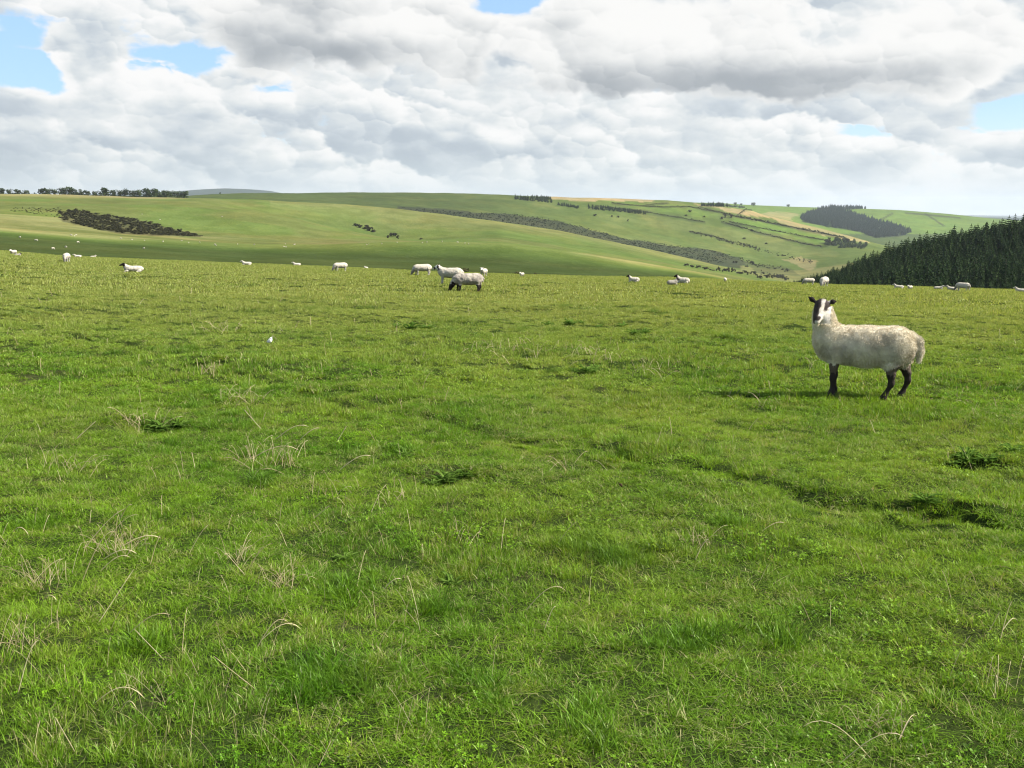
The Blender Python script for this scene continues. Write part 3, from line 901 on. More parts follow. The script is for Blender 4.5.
SP3 = [(735, 263, 3.5), (747, 267, 2.6), (752, 264, 3.5), (690, 212, 3), (686, 216, 2.2), (725, 217.5, 3.5), (731, 218, 4), (722, 219, 3), (595, 216, 3), (612, 217, 2.2), (618, 217.5, 2.2), (628, 221.5, 2), (704, 217, 2), (752, 231, 2.4), (780, 232, 2), (828, 244, 6), (833, 245, 4.5), (846, 243, 6), (744, 239, 2.4), (766, 244, 2.2)]
for path, n, sc in (([(690, 232), (712, 237), (733, 243), (750, 247), (768, 252), (786, 257), (812, 262)], 110, .9), ([(718, 240), (740, 244), (760, 250)], 50, 1.0), ([(738, 259), (762, 266), (790, 271)], 70, .9), ([(760, 273), (776, 276), (788, 278)], 40, .9)):
    pp = np.array(path, float); ln = np.concatenate([[0], np.cumsum(np.hypot(*np.diff(pp, axis=0).T))])
    P_ = []
    for _ in range(n):
        q = rt.uniform(0, ln[-1]); u = np.interp(q, ln, pp[:, 0]); v = np.interp(q, ln, pp[:, 1]) + rt.normal(0, .9)
        P_.append((hit(u, v, 1310, 2060, 1500), rt.uniform(.5, 1.3) * sc))
    mass('scrub', 'broken line of dark scrub running down the far hillside to the valley', 'scrub', P_, BUSHES, GORSEM)
for u, v, hp in SP3:
    p = hit(u, v, 1330, 2060); d = depth_of(p); b = int(rt.integers(0, 4))
    BUSHES[b].place(p, hp * d / F / 2.2, rt.uniform(0, 6.28), lab[2], 'bush', GB + ', long hillside')
for pts, k in HEDGES:
    P_ = []
    for (x0, y0), (x1, y1) in zip(pts[:-1], pts[1:]):
        L = math.hypot(x1 - x0, y1 - y0)
        for q in np.arange(0, L, 1.1):
            P_.append(hit(x0 + (x1 - x0) * q / L, y0 + (y1 - y0) * q / L + rt.normal(0, .25), 1330, 2060))
    h_ = mass('hedge', None, None, [(p, rt.uniform(.8, 1.7) * k) for p in P_], BUSHES, GORSEM, .8, kind=None)
    u0, v0 = pts[0]
    i = [q[0][0] for q in HEDGES].index(pts[0])
    tag(h_, ('uppermost hedge below the skyline belts on the long hillside', 'long dark hedge above the dotted bushes, second from the top', 'thick dark hedge along the lower edge of the pale bracken strip', 'hedge below the thick bracken hedge, first of the thin ones', 'lowest long hedge running to the valley trees', 'short hedge climbing to the skyline at the brown field', 'short broken hedge in the middle of the open green slope', 'low hedge between the small green fields near the top', 'faint short hedge just right of the lying conifer belt')[i], 'hedge')
# scrub tops showing over the brow behind the grazing group
for u, hp in ((430, 4), (434, 4.5), (437, 3.5), (459, 4), (463, 5), (467, 5.5), (471, 5), (475, 4), (492, 3), (500, 3.5), (508, 3), (516, 3.2), (530, 3), (538, 2.6), (545, 2.2)):
    a, tn = ray(u, np.interp(u, [p[0] for p in BROW], [p[1] for p in BROW]) - hp)
    r = 86 + rt.uniform(-4, 4); x, y = r * math.sin(a), r * math.cos(a); z = float(height(x, y))
    top = EYE + r * tn - z
    BUSHES[int(rt.integers(0, 4))].place((x, y, z - .1), .26 + .06 * hp, rt.uniform(0, 6.28), lab[3], 'bush', 'scrub just over the brow', sz=max(.2, top / 2.3))
# ---------------------------------------------------------------- turf
def grass_material():
    m, t = material('grass_blades')
    out = t.n('ShaderNodeOutputMaterial')
    tone = t.n('ShaderNodeAttribute', attribute_name='tone').outputs['Fac']
    tip = t.n('ShaderNodeAttribute', attribute_name='tip').outputs['Fac']
    pos = t.n('ShaderNodeNewGeometry').outputs['Position']
    n0 = t.noise(pos, .16, 3); n1 = t.noise(pos, .7, 4, .6); n2 = t.noise(pos, 3.1, 3, .6)
    lush, mid, pale = (.074, .200, .008), (.145, .292, .012), (.225, .315, .045)
    c = t.mix(t.ss(n1, .36, .62), lush, mid)
    c = t.mix(t.ss(n0, .42, .66, 0, .75), c, pale)
    sp_ = t.n('ShaderNodeSeparateXYZ'); t.l(pos, sp_.inputs[0])
    # the crown of the field is drier
    dryer = t.m('ADD', t.ss(sp_.outputs[1], 5, 24, 0, .90), t.m('MULTIPLY', t.m('SUBTRACT', n1, .5), .9), clamp=True)
    c = t.mix(t.m('MULTIPLY', dryer, t.ss(sp_.outputs[1], 5, 12)), c, (.300, .335, .110))
    c = t.mix(t.ss(n2, .50, .68, 0, .5), c, (.195, .275, .026))
    c = t.mix(t.ss(tone, .0, .35, .55, 0), c, (.045, .115, .014))
    vary = t.m('FRACT', t.m('MULTIPLY', tone, 17.31))
    rank = t.ss(t.noise(pos, 1.3, 3, .6), .56, .68)          # rank darker tussocks round old dung
    c = t.mix(t.m('MULTIPLY', rank, .5), c, (.045, .135, .012))
    c = t.mix(1.0, c, t.mix(vary, (.28, .33, .27), (1.76, 1.66, 1.55)), 'MULTIPLY')
    # withered blades, more of them where the sward is thin
    dry = t.ss(t.m('ADD', tone, t.m('MULTIPLY', t.m('SUBTRACT', n2, .5), .42)), .85, .90)
    c = t.mix(dry, c, t.mix(t.ss(n1, .4, .6), (.42, .38, .20), (.32, .28, .13)))
    c = t.mix(t.m('MULTIPLY', tip, .25), c, (.27, .34, .05))
    d = t.n('ShaderNodeBsdfDiffuse'); tr = t.n('ShaderNodeBsdfTranslucent'); gl = t.n('ShaderNodeBsdfGlossy')
    gl.inputs['Roughness'].default_value = .42; gl.inputs['Color'].default_value = (.8, .9, .55, 1)
    t.l(c, d.inputs['Color'])
    t.l(t.mix(1.0, c, (1.25, 1.15, .55), 'MULTIPLY'), tr.inputs['Color'])
    mx = t.n('ShaderNodeMixShader'); mx.inputs[0].default_value = .42; t.l(d.outputs[0], mx.inputs[1]); t.l(tr.outputs[0], mx.inputs[2])
    m2 = t.n('ShaderNodeMixShader'); m2.inputs[0].default_value = .022; t.l(mx.outputs[0], m2.inputs[1]); t.l(gl.outputs[0], m2.inputs[2])
    t.l(m2.outputs[0], out.inputs[0])
    return m

GRASS = grass_material()
SRC = {}


def blades(n, S, hmin, hmax, w, levels, rng, bend=.6, clump=0.0):
    """n grass blades on an S by S square, as one vertex array"""
    bx, by = rng.uniform(-S / 2, S / 2, n), rng.uniform(-S / 2, S / 2, n)
    if clump:                                   # gather part of the blades into tufts
        k = max(3, int(S * S * 46)); cx, cy = rng.uniform(-S / 2, S / 2, k), rng.uniform(-S / 2, S / 2, k)
        sel = rng.random(n) < clump; pick = rng.integers(0, k, n)
        g = rng.normal(0, .028, (n, 2))
        bx = np.where(sel, cx[pick] + g[:, 0], bx); by = np.where(sel, cy[pick] + g[:, 1], by)
        boost = np.where(sel, rng.uniform(.9, 1.35, k)[pick], .8)
    else:
        boost = np.ones(n)
    h = rng.uniform(hmin, hmax, n) * boost * (.6 + .4 * rng.random(n))
    a = rng.uniform(0, 2 * np.pi, n); face = a + np.pi / 2 + rng.normal(0, .5, n)
    ln = h * bend * rng.gamma(2.0, .45, n)
    ww = w * rng.uniform(.6, 1.3, n)
    tone = rng.random(n)
    ts = np.linspace(0, 1, levels)
    Vs, tips = [], []
    for i, s in enumerate(ts):
        px = bx + np.cos(a) * ln * s ** 1.8; py = by + np.sin(a) * ln * s ** 1.8
        pz = h * (s - .22 * np.minimum(ln / h, 1.6) * s * s) - .022
        half = ww * .5 * (1 - .75 * s ** 1.5)
        if i < levels - 1:
            Vs += [np.stack([px - np.cos(face) * half, py - np.sin(face) * half, pz], -1), np.stack([px + np.cos(face) * half, py + np.sin(face) * half, pz], -1)]
            tips += [np.full(n, s)] * 2
        else:
            Vs.append(np.stack([px, py, pz], -1)); tips.append(np.full(n, s))
    nv = len(Vs)
    V = np.stack(Vs, 1).reshape(-1, 3)
    base = (np.arange(n) * nv)[:, None]
    quads = np.concatenate([base + np.array([[2 * i, 2 * i + 1, 2 * i + 3, 2 * i + 2]]) for i in range(levels - 2)]) if levels > 2 else np.zeros((0, 4), int)
    tris = base + np.array([[nv - 3, nv - 2, nv - 1]])
    return V, [quads, tris], np.repeat(tone, nv), np.stack(tips, 1).reshape(-1)


def source_collection(name, kinds):
    c = bpy.data.collections.new(name)
    for i, (V, fc, tone, tip) in enumerate(kinds):
        o = mesh_np('%s_tuft_%02d' % (name, i), V, fc, [GRASS], {'tone': tone, 'tip': tip}, link=False)
        c.objects.link(o)
    return c


def scatter(name, coll, x, y, rz, scl, idx, size=.2):
    e = size * .42
    zc = height(x, y)
    z = np.maximum(zc, .25 * (height(x + e, y) + height(x - e, y) + height(x, y + e) + height(x, y - e)))
    nx = -(height(x + e, y) - height(x - e, y)) / (2 * e); ny = -(height(x, y + e) - height(x, y - e)) / (2 * e)
    rots = np.zeros((len(x), 3))
    for i in range(len(x)):
        q = Vector((0, 0, 1)).rotation_difference(Vector((nx[i] * .8, ny[i] * .8, 1)).normalized()) @ Matrix.Rotation(rz[i], 3, 'Z').to_quaternion()
        rots[i] = q.to_euler()
    me = bpy.data.meshes.new(name)
    me.vertices.add(len(x)); me.vertices.foreach_set('co', np.stack([x, y, z + .007], -1).astype(np.float32).ravel())
    for nm, typ, key, arr in (('rot', 'FLOAT_VECTOR', 'vector', rots), ('scl', 'FLOAT_VECTOR', 'vector', scl)):
        a = me.attributes.new(nm, typ, 'POINT'); a.data.foreach_set(key, arr.astype(np.float32).ravel())
    a = me.attributes.new('idx', 'INT', 'POINT'); a.data.foreach_set('value', idx.astype(np.int32))
    o = bpy.data.objects.new(name, me); COL.objects.link(o)
    g = bpy.data.node_groups.new(name + '_scatter', 'GeometryNodeTree')
    g.interface.new_socket('Geometry', in_out='INPUT', socket_type='NodeSocketGeometry')
    g.interface.new_socket('Geometry', in_out='OUTPUT', socket_type='NodeSocketGeometry')
    gi, go = g.nodes.new('NodeGroupInput'), g.nodes.new('NodeGroupOutput')
    ci = g.nodes.new('GeometryNodeCollectionInfo'); ci.inputs['Collection'].default_value = coll
    ci.inputs['Separate Children'].default_value = True; ci.inputs['Reset Children'].default_value = True
    ip = g.nodes.new('GeometryNodeInstanceOnPoints'); ip.inputs['Pick Instance'].default_value = True
    def named(n, dt):
        q = g.nodes.new('GeometryNodeInputNamedAttribute'); q.data_type = dt; q.inputs['Name'].default_value = n
        return q.outputs['Attribute']
    g.links.new(gi.outputs[0], ip.inputs['Points']); g.links.new(ci.outputs[0], ip.inputs['Instance'])
    g.links.new(named('idx', 'INT'), ip.inputs['Instance Index'])
    er = g.nodes.new('FunctionNodeEulerToRotation'); g.links.new(named('rot', 'FLOAT_VECTOR'), er.inputs[0])
    g.links.new(er.outputs[0], ip.inputs['Rotation']); g.links.new(named('scl', 'FLOAT_VECTOR'), ip.inputs['Scale'])
    g.links.new(ip.outputs[0], go.inputs[0])
    md = o.modifiers.new('scatter', 'NODES'); md.node_group = g
    return o


def band(r0, r1, S, half, soft):
    """jittered positions covering a ring sector in front of the view point"""
    n = int(r1 / S) + 2
    gx, gy = np.meshgrid(np.arange(-n, n + 1) * S, np.arange(-2, n + 1) * S)
    x = gx.ravel() + RNG.uniform(-.3, .3, gx.size) * S; y = gy.ravel() + RNG.uniform(-.3, .3, gx.size) * S
    r = np.hypot(x, y); a = np.abs(np.arctan2(x, y))
    rr = r * (1 + RNG.uniform(-soft, soft, r.size))
    k = (rr > r0) & (rr < r1) & ((a < half) | (y > -1.6) & (r < 30) & (a < R(100)))
    return x[k], y[k]


def tall(x, y):
    """how rank the grass grows"""
    h = 0
    for c, rad, dep in HO:
        h = h + .25 * np.exp(-((x - c[0]) ** 2 + (y - c[1]) ** 2) / (rad * 1.3) ** 2)
    return h + .62 + .72 * fbm(x * 1.7, y * 1.7, 91, 3) ** 1.3 + .95 * sstep(.54, .70, fbm(x * .9, y * .9, 95, 3))


rg = np.random.default_rng(5)
near_c = source_collection('near_grass', [blades(int(.19 * .19 * 23000), .19, .022, .052, .0034, 4, rg, 1.25, .55) for _ in range(12)])
mid_c = source_collection('mid_grass', [blades(int(.46 * .46 * 6200), .46, .028, .062, .0070, 3, rg, 1.1, .55) for _ in range(7)])
far_c = source_collection('far_grass', [blades(int(1.1 * 1.1 * 900), 1.1, .036, .08, .018, 3, rg, .7, .4) for _ in range(5)])
sets = [(near_c, 12, .19) + band(.3, 9.5, .145, R(50), .06), (mid_c, 7, .46) + band(8.5, 25, .38, R(50), .08), (far_c, 5, 1.1) + band(22, 84, .9, R(52), .08)]
for coll, nk, size, x, y in sets:
    k = tall(x, y)
    w = RNG.uniform(.9, 1.15, len(x))
    o = scatter('grass', coll, x, y, RNG.uniform(0, 6.283, len(x)), np.stack([w, w, k * RNG.uniform(.85, 1.15, len(x))], -1), RNG.integers(0, nk, len(x)), size)
    tag(o, kind='stuff')


def herbs(n, S, rng):
    """clover and other small round leaves, three to a stalk"""
    V, Q, tone, tip = [], [], [], []
    k = max(2, int(n / 26)); cx, cy = rng.uniform(-S / 2, S / 2, k), rng.uniform(-S / 2, S / 2, k)
    for i in range(n):
        j = rng.integers(0, k); x, y = cx[j] + rng.normal(0, .035), cy[j] + rng.normal(0, .035); z = rng.uniform(.006, .030)
        a0 = rng.uniform(0, 6.28); tn = rng.uniform(0, .6); r = rng.uniform(.0026, .0052)
        lean = rng.normal(0, .35, 2)
        for m in range(3):
            a = a0 + m * 2.09; ca, sa = math.cos(a), math.sin(a); b = len(V)
            for d, sd in ((.1, 0), (1.0, -.75), (1.75, -.1), (1.0, .75)):
                px, py = (ca * d - sa * sd) * r, (sa * d + ca * sd) * r
                V.append((x + px, y + py, z + px * lean[0] + py * lean[1] + .25 * r * d)); tone.append(tn); tip.append(.1)
            Q.append((b, b + 1, b + 2, b + 3))
    return np.array(V), [np.array(Q)], np.array(tone), np.array(tip)


herb_c = source_collection('clover', [herbs(150, .30, rg) for _ in range(5)])
x, y = band(1.5, 15, .26, R(42), .05)
m_ = fbm(x * .8, y * .8, 141, 3) + .25 * (RNG.random(len(x)) - .5)
k_ = m_ > .53
x, y = x[k_], y[k_]
w = RNG.uniform(.8, 1.25, len(x))
tag(scatter('clover', herb_c, x, y, RNG.uniform(0, 6.283, len(x)), np.stack([w, w, RNG.uniform(.8, 1.4, len(x))], -1), RNG.integers(0, 5, len(x))), kind='stuff')


# rank tussocks the sheep leave: longer, darker, throwing small pools of shade
def tussock(rng):
    V, fc, tone, tip = blades(210, .15, .045, .105, .0042, 4, rng, .9, .8)
    return V, fc, tone * .22, tip * .3
tus_c = source_collection('tussock', [tussock(rg) for _ in range(5)])
TS = [(306, 674), (318, 670), (330, 676), (345, 672), (322, 680), (652, 552), (640, 549), (628, 553), (588, 542), (578, 545), (735, 520), (690, 655), (700, 648), (345, 585), (150, 640), (20, 522), (35, 518), (560, 372), (520, 372), (612, 455), (628, 458), (870, 520), (480, 690), (560, 735), (770, 640), (420, 600), (255, 480), (395, 452)]
P3 = [flat_hit(*q) for q in TS]
P3 = [p + RNG.normal(0, .05, 2) for p in P3 for _ in range(4)]
cand_x, cand_y = RNG.uniform(-14, 14, 5200), RNG.uniform(1.5, 22, 5200)
kk = fbm(cand_x * .9, cand_y * .9, 211, 3) + .12 * RNG.normal(0, 1, 5200) > .66
x = np.concatenate([np.array(P3)[:, 0], cand_x[kk]]); y = np.concatenate([np.array(P3)[:, 1], cand_y[kk]])
w = RNG.uniform(.6, 1.15, len(x))
tag(scatter('grass', tus_c, x, y, RNG.uniform(0, 6.283, len(x)), np.stack([w, w, w * RNG.uniform(.7, 1.1, len(x))], -1), RNG.integers(0, 5, len(x))), kind='stuff')
print('tussocks', len(x))
# ---------------------------------------------------------------- sheep: one continuous skin from a blended distance field
def surface_net(f, lo, hi, step):
    n = np.ceil((np.array(hi) - lo) / step).astype(int) + 1
    ax = [lo[i] + np.arange(n[i]) * step for i in range(3)]
    Xg, Yg, Zg = np.meshgrid(*ax, indexing='ij')
    D = f(Xg.astype(np.float32), Yg.astype(np.float32), Zg.astype(np.float32))
    S = D < 0
    nc = n - 1
    cnt = np.zeros(nc, np.int16); acc = np.zeros((*nc, 3))
    sl = lambda o: tuple(slice(o[i], o[i] + nc[i]) for i in range(3))
    for axis in range(3):
        oth = [a for a in range(3) if a != axis]
        for p in (0, 1):
            for q in (0, 1):
                o = [0, 0, 0]; o[oth[0]] = p; o[oth[1]] = q
                o2 = list(o); o2[axis] = 1
                d0, d1 = D[sl(o)], D[sl(o2)]
                c = S[sl(o)] != S[sl(o2)]
                with np.errstate(divide='ignore', invalid='ignore'):
                    tt = np.where(c, d0 / (d0 - d1), 0)
                cnt += c
                acc[..., axis] += np.where(c, tt, 0)
                acc[..., oth[0]] += np.where(c, p, 0); acc[..., oth[1]] += np.where(c, q, 0)
    act = cnt > 0
    idx = np.full(nc, -1); idx[act] = np.arange(act.sum())
    ijk = np.argwhere(act)
    V = np.array(lo) + (ijk + acc[act] / cnt[act][:, None]) * step
    Q = []
    for axis in range(3):
        o2 = [0, 0, 0]; o2[axis] = 1
        oth = [a for a in range(3) if a != axis]
        s0 = S[tuple(slice(0, n[i] - o2[i]) for i in range(3))]; s1 = S[tuple(slice(o2[i], n[i]) for i in range(3))]
        e = np.argwhere(s0 != s1)
        e = e[(e[:, oth[0]] > 0) & (e[:, oth[1]] > 0) & (e[:, oth[0]] < nc[oth[0]]) & (e[:, oth[1]] < nc[oth[1]])]
        fl = s0[tuple(e.T)]
        qs = []
        for p, q in ((1, 1), (0, 1), (0, 0), (1, 0)):
            k = e.copy(); k[:, oth[0]] -= p; k[:, oth[1]] -= q
            qs.append(idx[tuple(k.T)])
        qs = np.stack(qs, 1)
        if axis == 1: fl = ~fl
        qs[~fl] = qs[~fl][:, ::-1]
        Q.append(qs)
    Q = np.concatenate(Q)
    Q = Q[(Q >= 0).all(1)]
    return V, Q


def ell(c, r, rot=None):
    c = np.array(c, np.float32); r = np.array(r, np.float32)
    def f(x, y, z):
        px, py, pz = x - c[0], y - c[1], z - c[2]
        if rot is not None:
            m = np.array(rot.inverted() if hasattr(rot, 'inverted') else rot)
            px, py, pz = m[0][0] * px + m[0][1] * py + m[0][2] * pz, m[1][0] * px + m[1][1] * py + m[1][2] * pz, m[2][0] * px + m[2][1] * py + m[2][2] * pz
        k0 = np.sqrt((px / r[0]) ** 2 + (py / r[1]) ** 2 + (pz / r[2]) ** 2)
        k1 = np.sqrt((px / r[0] ** 2) ** 2 + (py / r[1] ** 2) ** 2 + (pz / r[2] ** 2) ** 2)
        return k0 * (k0 - 1) / np.maximum(k1, 1e-6)
    return f


def cone(a, b, ra, rb):
    a = np.array(a, np.float32); b = np.array(b, np.float32); d = b - a; L2 = float(d @ d)
    def f(x, y, z):
        tt = np.clip(((x - a[0]) * d[0] + (y - a[1]) * d[1] + (z - a[2]) * d[2]) / L2, 0, 1)
        return np.sqrt((x - a[0] - tt * d[0]) ** 2 + (y - a[1] - tt * d[1]) ** 2 + (z - a[2] - tt * d[2]) ** 2) - (ra + (rb - ra) * tt)
    return f


def blend(parts):
    def f(x, y, z):
        D = None
        for g, k in parts:
            d = g(x, y, z)
            if D is None: D = d; continue
            h = np.clip(.5 + .5 * (D - d) / k, 0, 1)
            D = D * (1 - h) + d * h - k * h * (1 - h)
        return D
    return f


def limb(pts, k):
    return [(cone(p[:3], q[:3], p[3], q[3]), k) for p, q in zip(pts[:-1], pts[1:])]


def skin_material():
    m, t = material('sheep_skin')
    out = t.n('ShaderNodeOutputMaterial'); b = t.n('ShaderNodeBsdfPrincipled'); b.inputs['Roughness'].default_value = .92
    b.inputs['Specular IOR Level'].default_value = .12
    a = t.n('ShaderNodeAttribute', attribute_name='coat'); tc = t.n('ShaderNodeTexCoord')
    n1 = t.noise(tc.outputs['Object'], 9, 4, .6); n2 = t.noise(tc.outputs['Object'], 70, 3, .7)
    c = t.mix(t.ss(n1, .45, .68, 0, .42), a.outputs['Color'], t.mix(1.0, a.outputs['Color'], (.70, .62, .50), 'MULTIPLY'))
    c = t.mix(t.ss(n2, .5, .3, 0, .35), c, t.mix(1.0, c, (.6, .57, .52), 'MULTIPLY'))
    t.l(c, b.inputs['Base Color'])
    bp = t.n('ShaderNodeBump'); bp.inputs['Strength'].default_value = .55; bp.inputs['Distance'].default_value = .012
    t.l(n2, bp.inputs['Height']); t.l(bp.outputs[0], b.inputs['Normal'])
    t.l(b.outputs[0], out.inputs[0])
    return m

SKIN = skin_material()
EYEM = simple_mat('sheep_eye', (.012, .010, .008), .15)
CREAM, DARK, WHITE, GREYF = np.array((.74, .665, .51)), np.array((.022, .017, .015)), np.array((.74, .70, .62)), np.array((.42, .39, .33))


def wool_noise(V, amp, s1, s2):
    return np.array([amp * (mnoise.noise(Vector(p) * s1) + .5 * mnoise.noise(Vector(p) * s2)) for p in V])


def normals_of(V, Q):
    nrm = np.cross(V[Q[:, 2]] - V[Q[:, 0]], V[Q[:, 3]] - V[Q[:, 1]])
    N = np.zeros_like(V)
    for k in range(4): np.add.at(N, Q[:, k], nrm)
    return N / (np.linalg.norm(N, axis=1)[:, None] + 1e-12)


def curls(V, N, sel, n, length, rng, coat):
    """short locks of wool standing off the skin"""
    ids = rng.choice(np.flatnonzero(sel), n)
    p = V[ids] + rng.normal(0, .004, (n, 3)); nr = N[ids]
    d = nr * .55 + rng.normal(0, .35, (n, 3)) + np.array((.45, 0, -.55)); d /= np.linalg.norm(d, axis=1)[:, None]
    side = np.cross(d, rng.normal(0, 1, (n, 3))); side /= np.linalg.norm(side, axis=1)[:, None]
    L = length * rng.uniform(.4, 1.2, (n, 1)); w = .0011 * rng.uniform(.6, 1.4, (n, 1))
    mid = p + d * L * .55 + nr * L * .1; tipv = p + d * L + np.array((0, 0, -.3)) * L
    VV = np.stack([p - side * w - nr * .004, p + side * w - nr * .004, mid + side * w, mid - side * w, tipv], 1).reshape(-1, 3)
    base = (np.arange(n) * 5)[:, None]
    q = base + np.array([[0, 1, 2, 3]]); tr = base + np.array([[3, 2, 4]])
    return VV, [q, tr], np.repeat(coat[ids] * rng.uniform(.92, 1.06, (n, 1)), 5, 0)


def make_main_sheep():
    parts = [(ell((-.33, 0, .492), (.205, .160, .168)), .09), (ell((-.05, 0, .482), (.31, .190, .182)), .08), (ell((.215, 0, .500), (.195, .180, .180)), .08),
             (ell((-.06, 0, .575), (.36, .11, .085)), .07),
             (cone((-.425, -.01, .58), (-.476, -.03, .755), .132, .084), .07),
             (cone((-.487, -.045, .862), (-.522, -.170, .748), .058, .035), .03),       # skull to muzzle
             (ell((-.490, -.055, .852), (.065, .062, .054)), .025), (ell((-.505, -.085, .80), (.048, .068, .056)), .03),
             (cone((-.519, -.16, .748), (-.526, -.188, .722), .038, .032), .02),
             (cone((-.47, -.02, .80), (-.46, -.02, .74), .078, .096), .05)]
    for sx, tip, r in ((-1, (-.612, -.03, .926), (.024, .012, .050)), (1, (-.362, -.03, .895), (.050, .012, .030))):
        root = np.array((-.487 + sx * .066, -.035, .888))
        tipv = np.array(tip); c = (root + tipv) / 2; ax = Vector(tipv - root); L = ax.length
        mid = root * .45 + tipv * .55
        parts += [(cone(root, mid, .014, .023), .012), (cone(mid, tipv + (tipv - root) * .12, .023, .006), .008)]
    parts += limb([(-.335, -.10, .42, .075), (-.342, -.105, .30, .034), (-.342, -.105, .19, .024), (-.343, -.107, .065, .019), (-.347, -.112, .028, .033), (-.350, -.114, .0, .036)], .04)
    parts += limb([(-.335, .10, .42, .075), (-.330, .105, .30, .034), (-.328, .105, .19, .024), (-.328, .107, .065, .019), (-.332, .105, .028, .033), (-.335, .103, .0, .036)], .04)
    parts += [(ell((.200, -.090, .430), (.095, .080, .150)), .05), (ell((.285, .085, .430), (.095, .080, .150)), .05)]
    parts += limb([(.185, -.105, .33, .066), (.192, -.108, .25, .036), (.200, -.108, .168, .025), (.152, -.108, .065, .019), (.136, -.112, .028, .030), (.126, -.114, .0, .033)], .03)
    parts += limb([(.312, .09, .33, .066), (.345, .092, .25, .036), (.362, .092, .178, .025), (.322, .092, .065, .019), (.308, .088, .028, .030), (.300, .086, .0, .033)], .03)
    parts += limb([(.355, 0, .60, .04), (.420, -.01, .555, .034), (.440, -.01, .47, .033), (.436, -.01, .380, .02)], .025)
    V, Q = surface_net(blend(parts), (-.72, -.34, -.06), (.58, .34, 1.02), .0075)
    N = normals_of(V, Q)
    x, y, z = V.T
    head = (z > .70) & (y < -.035 + (z - .80) * .3) & (x < -.40) & (z > .66) | (z > .845)
    neckf = sstep(.0, 1.0, (z - .74) / .12)
    front = (x < -.25); hind = (x > .1)
    legf = front & (z < .345 + .03 * np.sin(x * 60)) & (np.abs(y) > .04) & (np.abs(x + .338) < .075)
    legh = hind & (z < np.where(y < 0, .305, .325) + (x - np.where(y < 0, .17, .32)) * .5) & (np.abs(y) > .035) & (z < .35)
    leg = (legf & (z < .335)) | legh
    fleece = ~(head | leg)
    V = V + N * (wool_noise(V, .006, 12, 34) * (fleece & (z > .25)))[:, None]
    coat = np.repeat(CREAM[None], len(V), 0)
    darken = sstep(.50, .72, fbm(x * 9 + 3, z * 9, 71, 4)) * sstep(.66, .56, z) * .38 + sstep(.38, .24, z) * .25  # darker mottling below the back, and darker towards the belly
    coat = coat * (1 - darken[:, None]) + np.array((.27, .23, .17)) * darken[:, None]
    lz = fbm(x * 22, z * 14, 83, 3)
    coat[leg] = np.array((.034, .027, .023))
    up = leg & (z > .19 + .12 * lz); coat[up] = np.array((.11, .085, .065))
    # face: pale blaze and muzzle, dark eye patches and dark left cheek
    hx = x + .487 + (.865 - z) * .22                      # across the face, from its middle line
    face = np.repeat(np.array((.050, .040, .036))[None], len(V), 0)
    hx = hx + (fbm(x * 30, z * 30, 17, 3) - .5) * .022
    fur = (fbm(x * 55, z * 55, 27, 3) - .5)
    pale = sstep(-.016, -.004, hx + fur * .01)                    # the whole right side and the blaze
    pale = pale * (1 - sstep(.90, .93, z) * .8)
    eyep = 1 - sstep(.70, 1.15, fur * .5 + np.hypot((hx - .046) / .027, (z - .862 + (hx - .046) * .3) / .056))
    muz = sstep(-.028, -.014, hx) * sstep(.74, .73, z)
    wv = np.clip(np.maximum(pale * (1 - eyep), muz), 0, 1)
    nose = sstep(.028, .016, np.hypot(hx + .004, z - .752)) * (y < -.165)
    wv = wv * (1 - nose)
    face = face * (1 - wv[:, None]) + np.array((.62, .57, .49)) * wv[:, None]
    face = face * (1 + fur[:, None] * .5)
    ears = (np.abs(hx) > .072) & (z > .85)
    face[ears] = DARK * 1.2
    coat[head] = face[head]
    top = head & (z > .905) & (np.abs(hx) < .055); coat[top] = coat[top] * .75
    root = empty('sheep')
    body = mesh_np('body', V, Q, [SKIN], {'coat': coat}, parent=root)
    rng = np.random.default_rng(3)
    VV, fc, cc = curls(V, N, fleece & (z > .285), 80000, .016, rng, coat)
    mesh_np('fleece', VV, fc, [SKIN], {'coat': cc}, parent=root, smooth=False)
    for e in ((-.545, -.094, .846), (-.446, -.090, .840)):
        bm = bmesh.new(); bmesh.ops.create_uvsphere(bm, u_segments=10, v_segments=8, radius=.0125)
        me = bpy.data.meshes.new('eye'); bm.to_mesh(me); bm.free(); me.materials.append(EYEM)
        o = bpy.data.objects.new('eye', me); COL.objects.link(o); o.parent = root; o.location = e
    return root


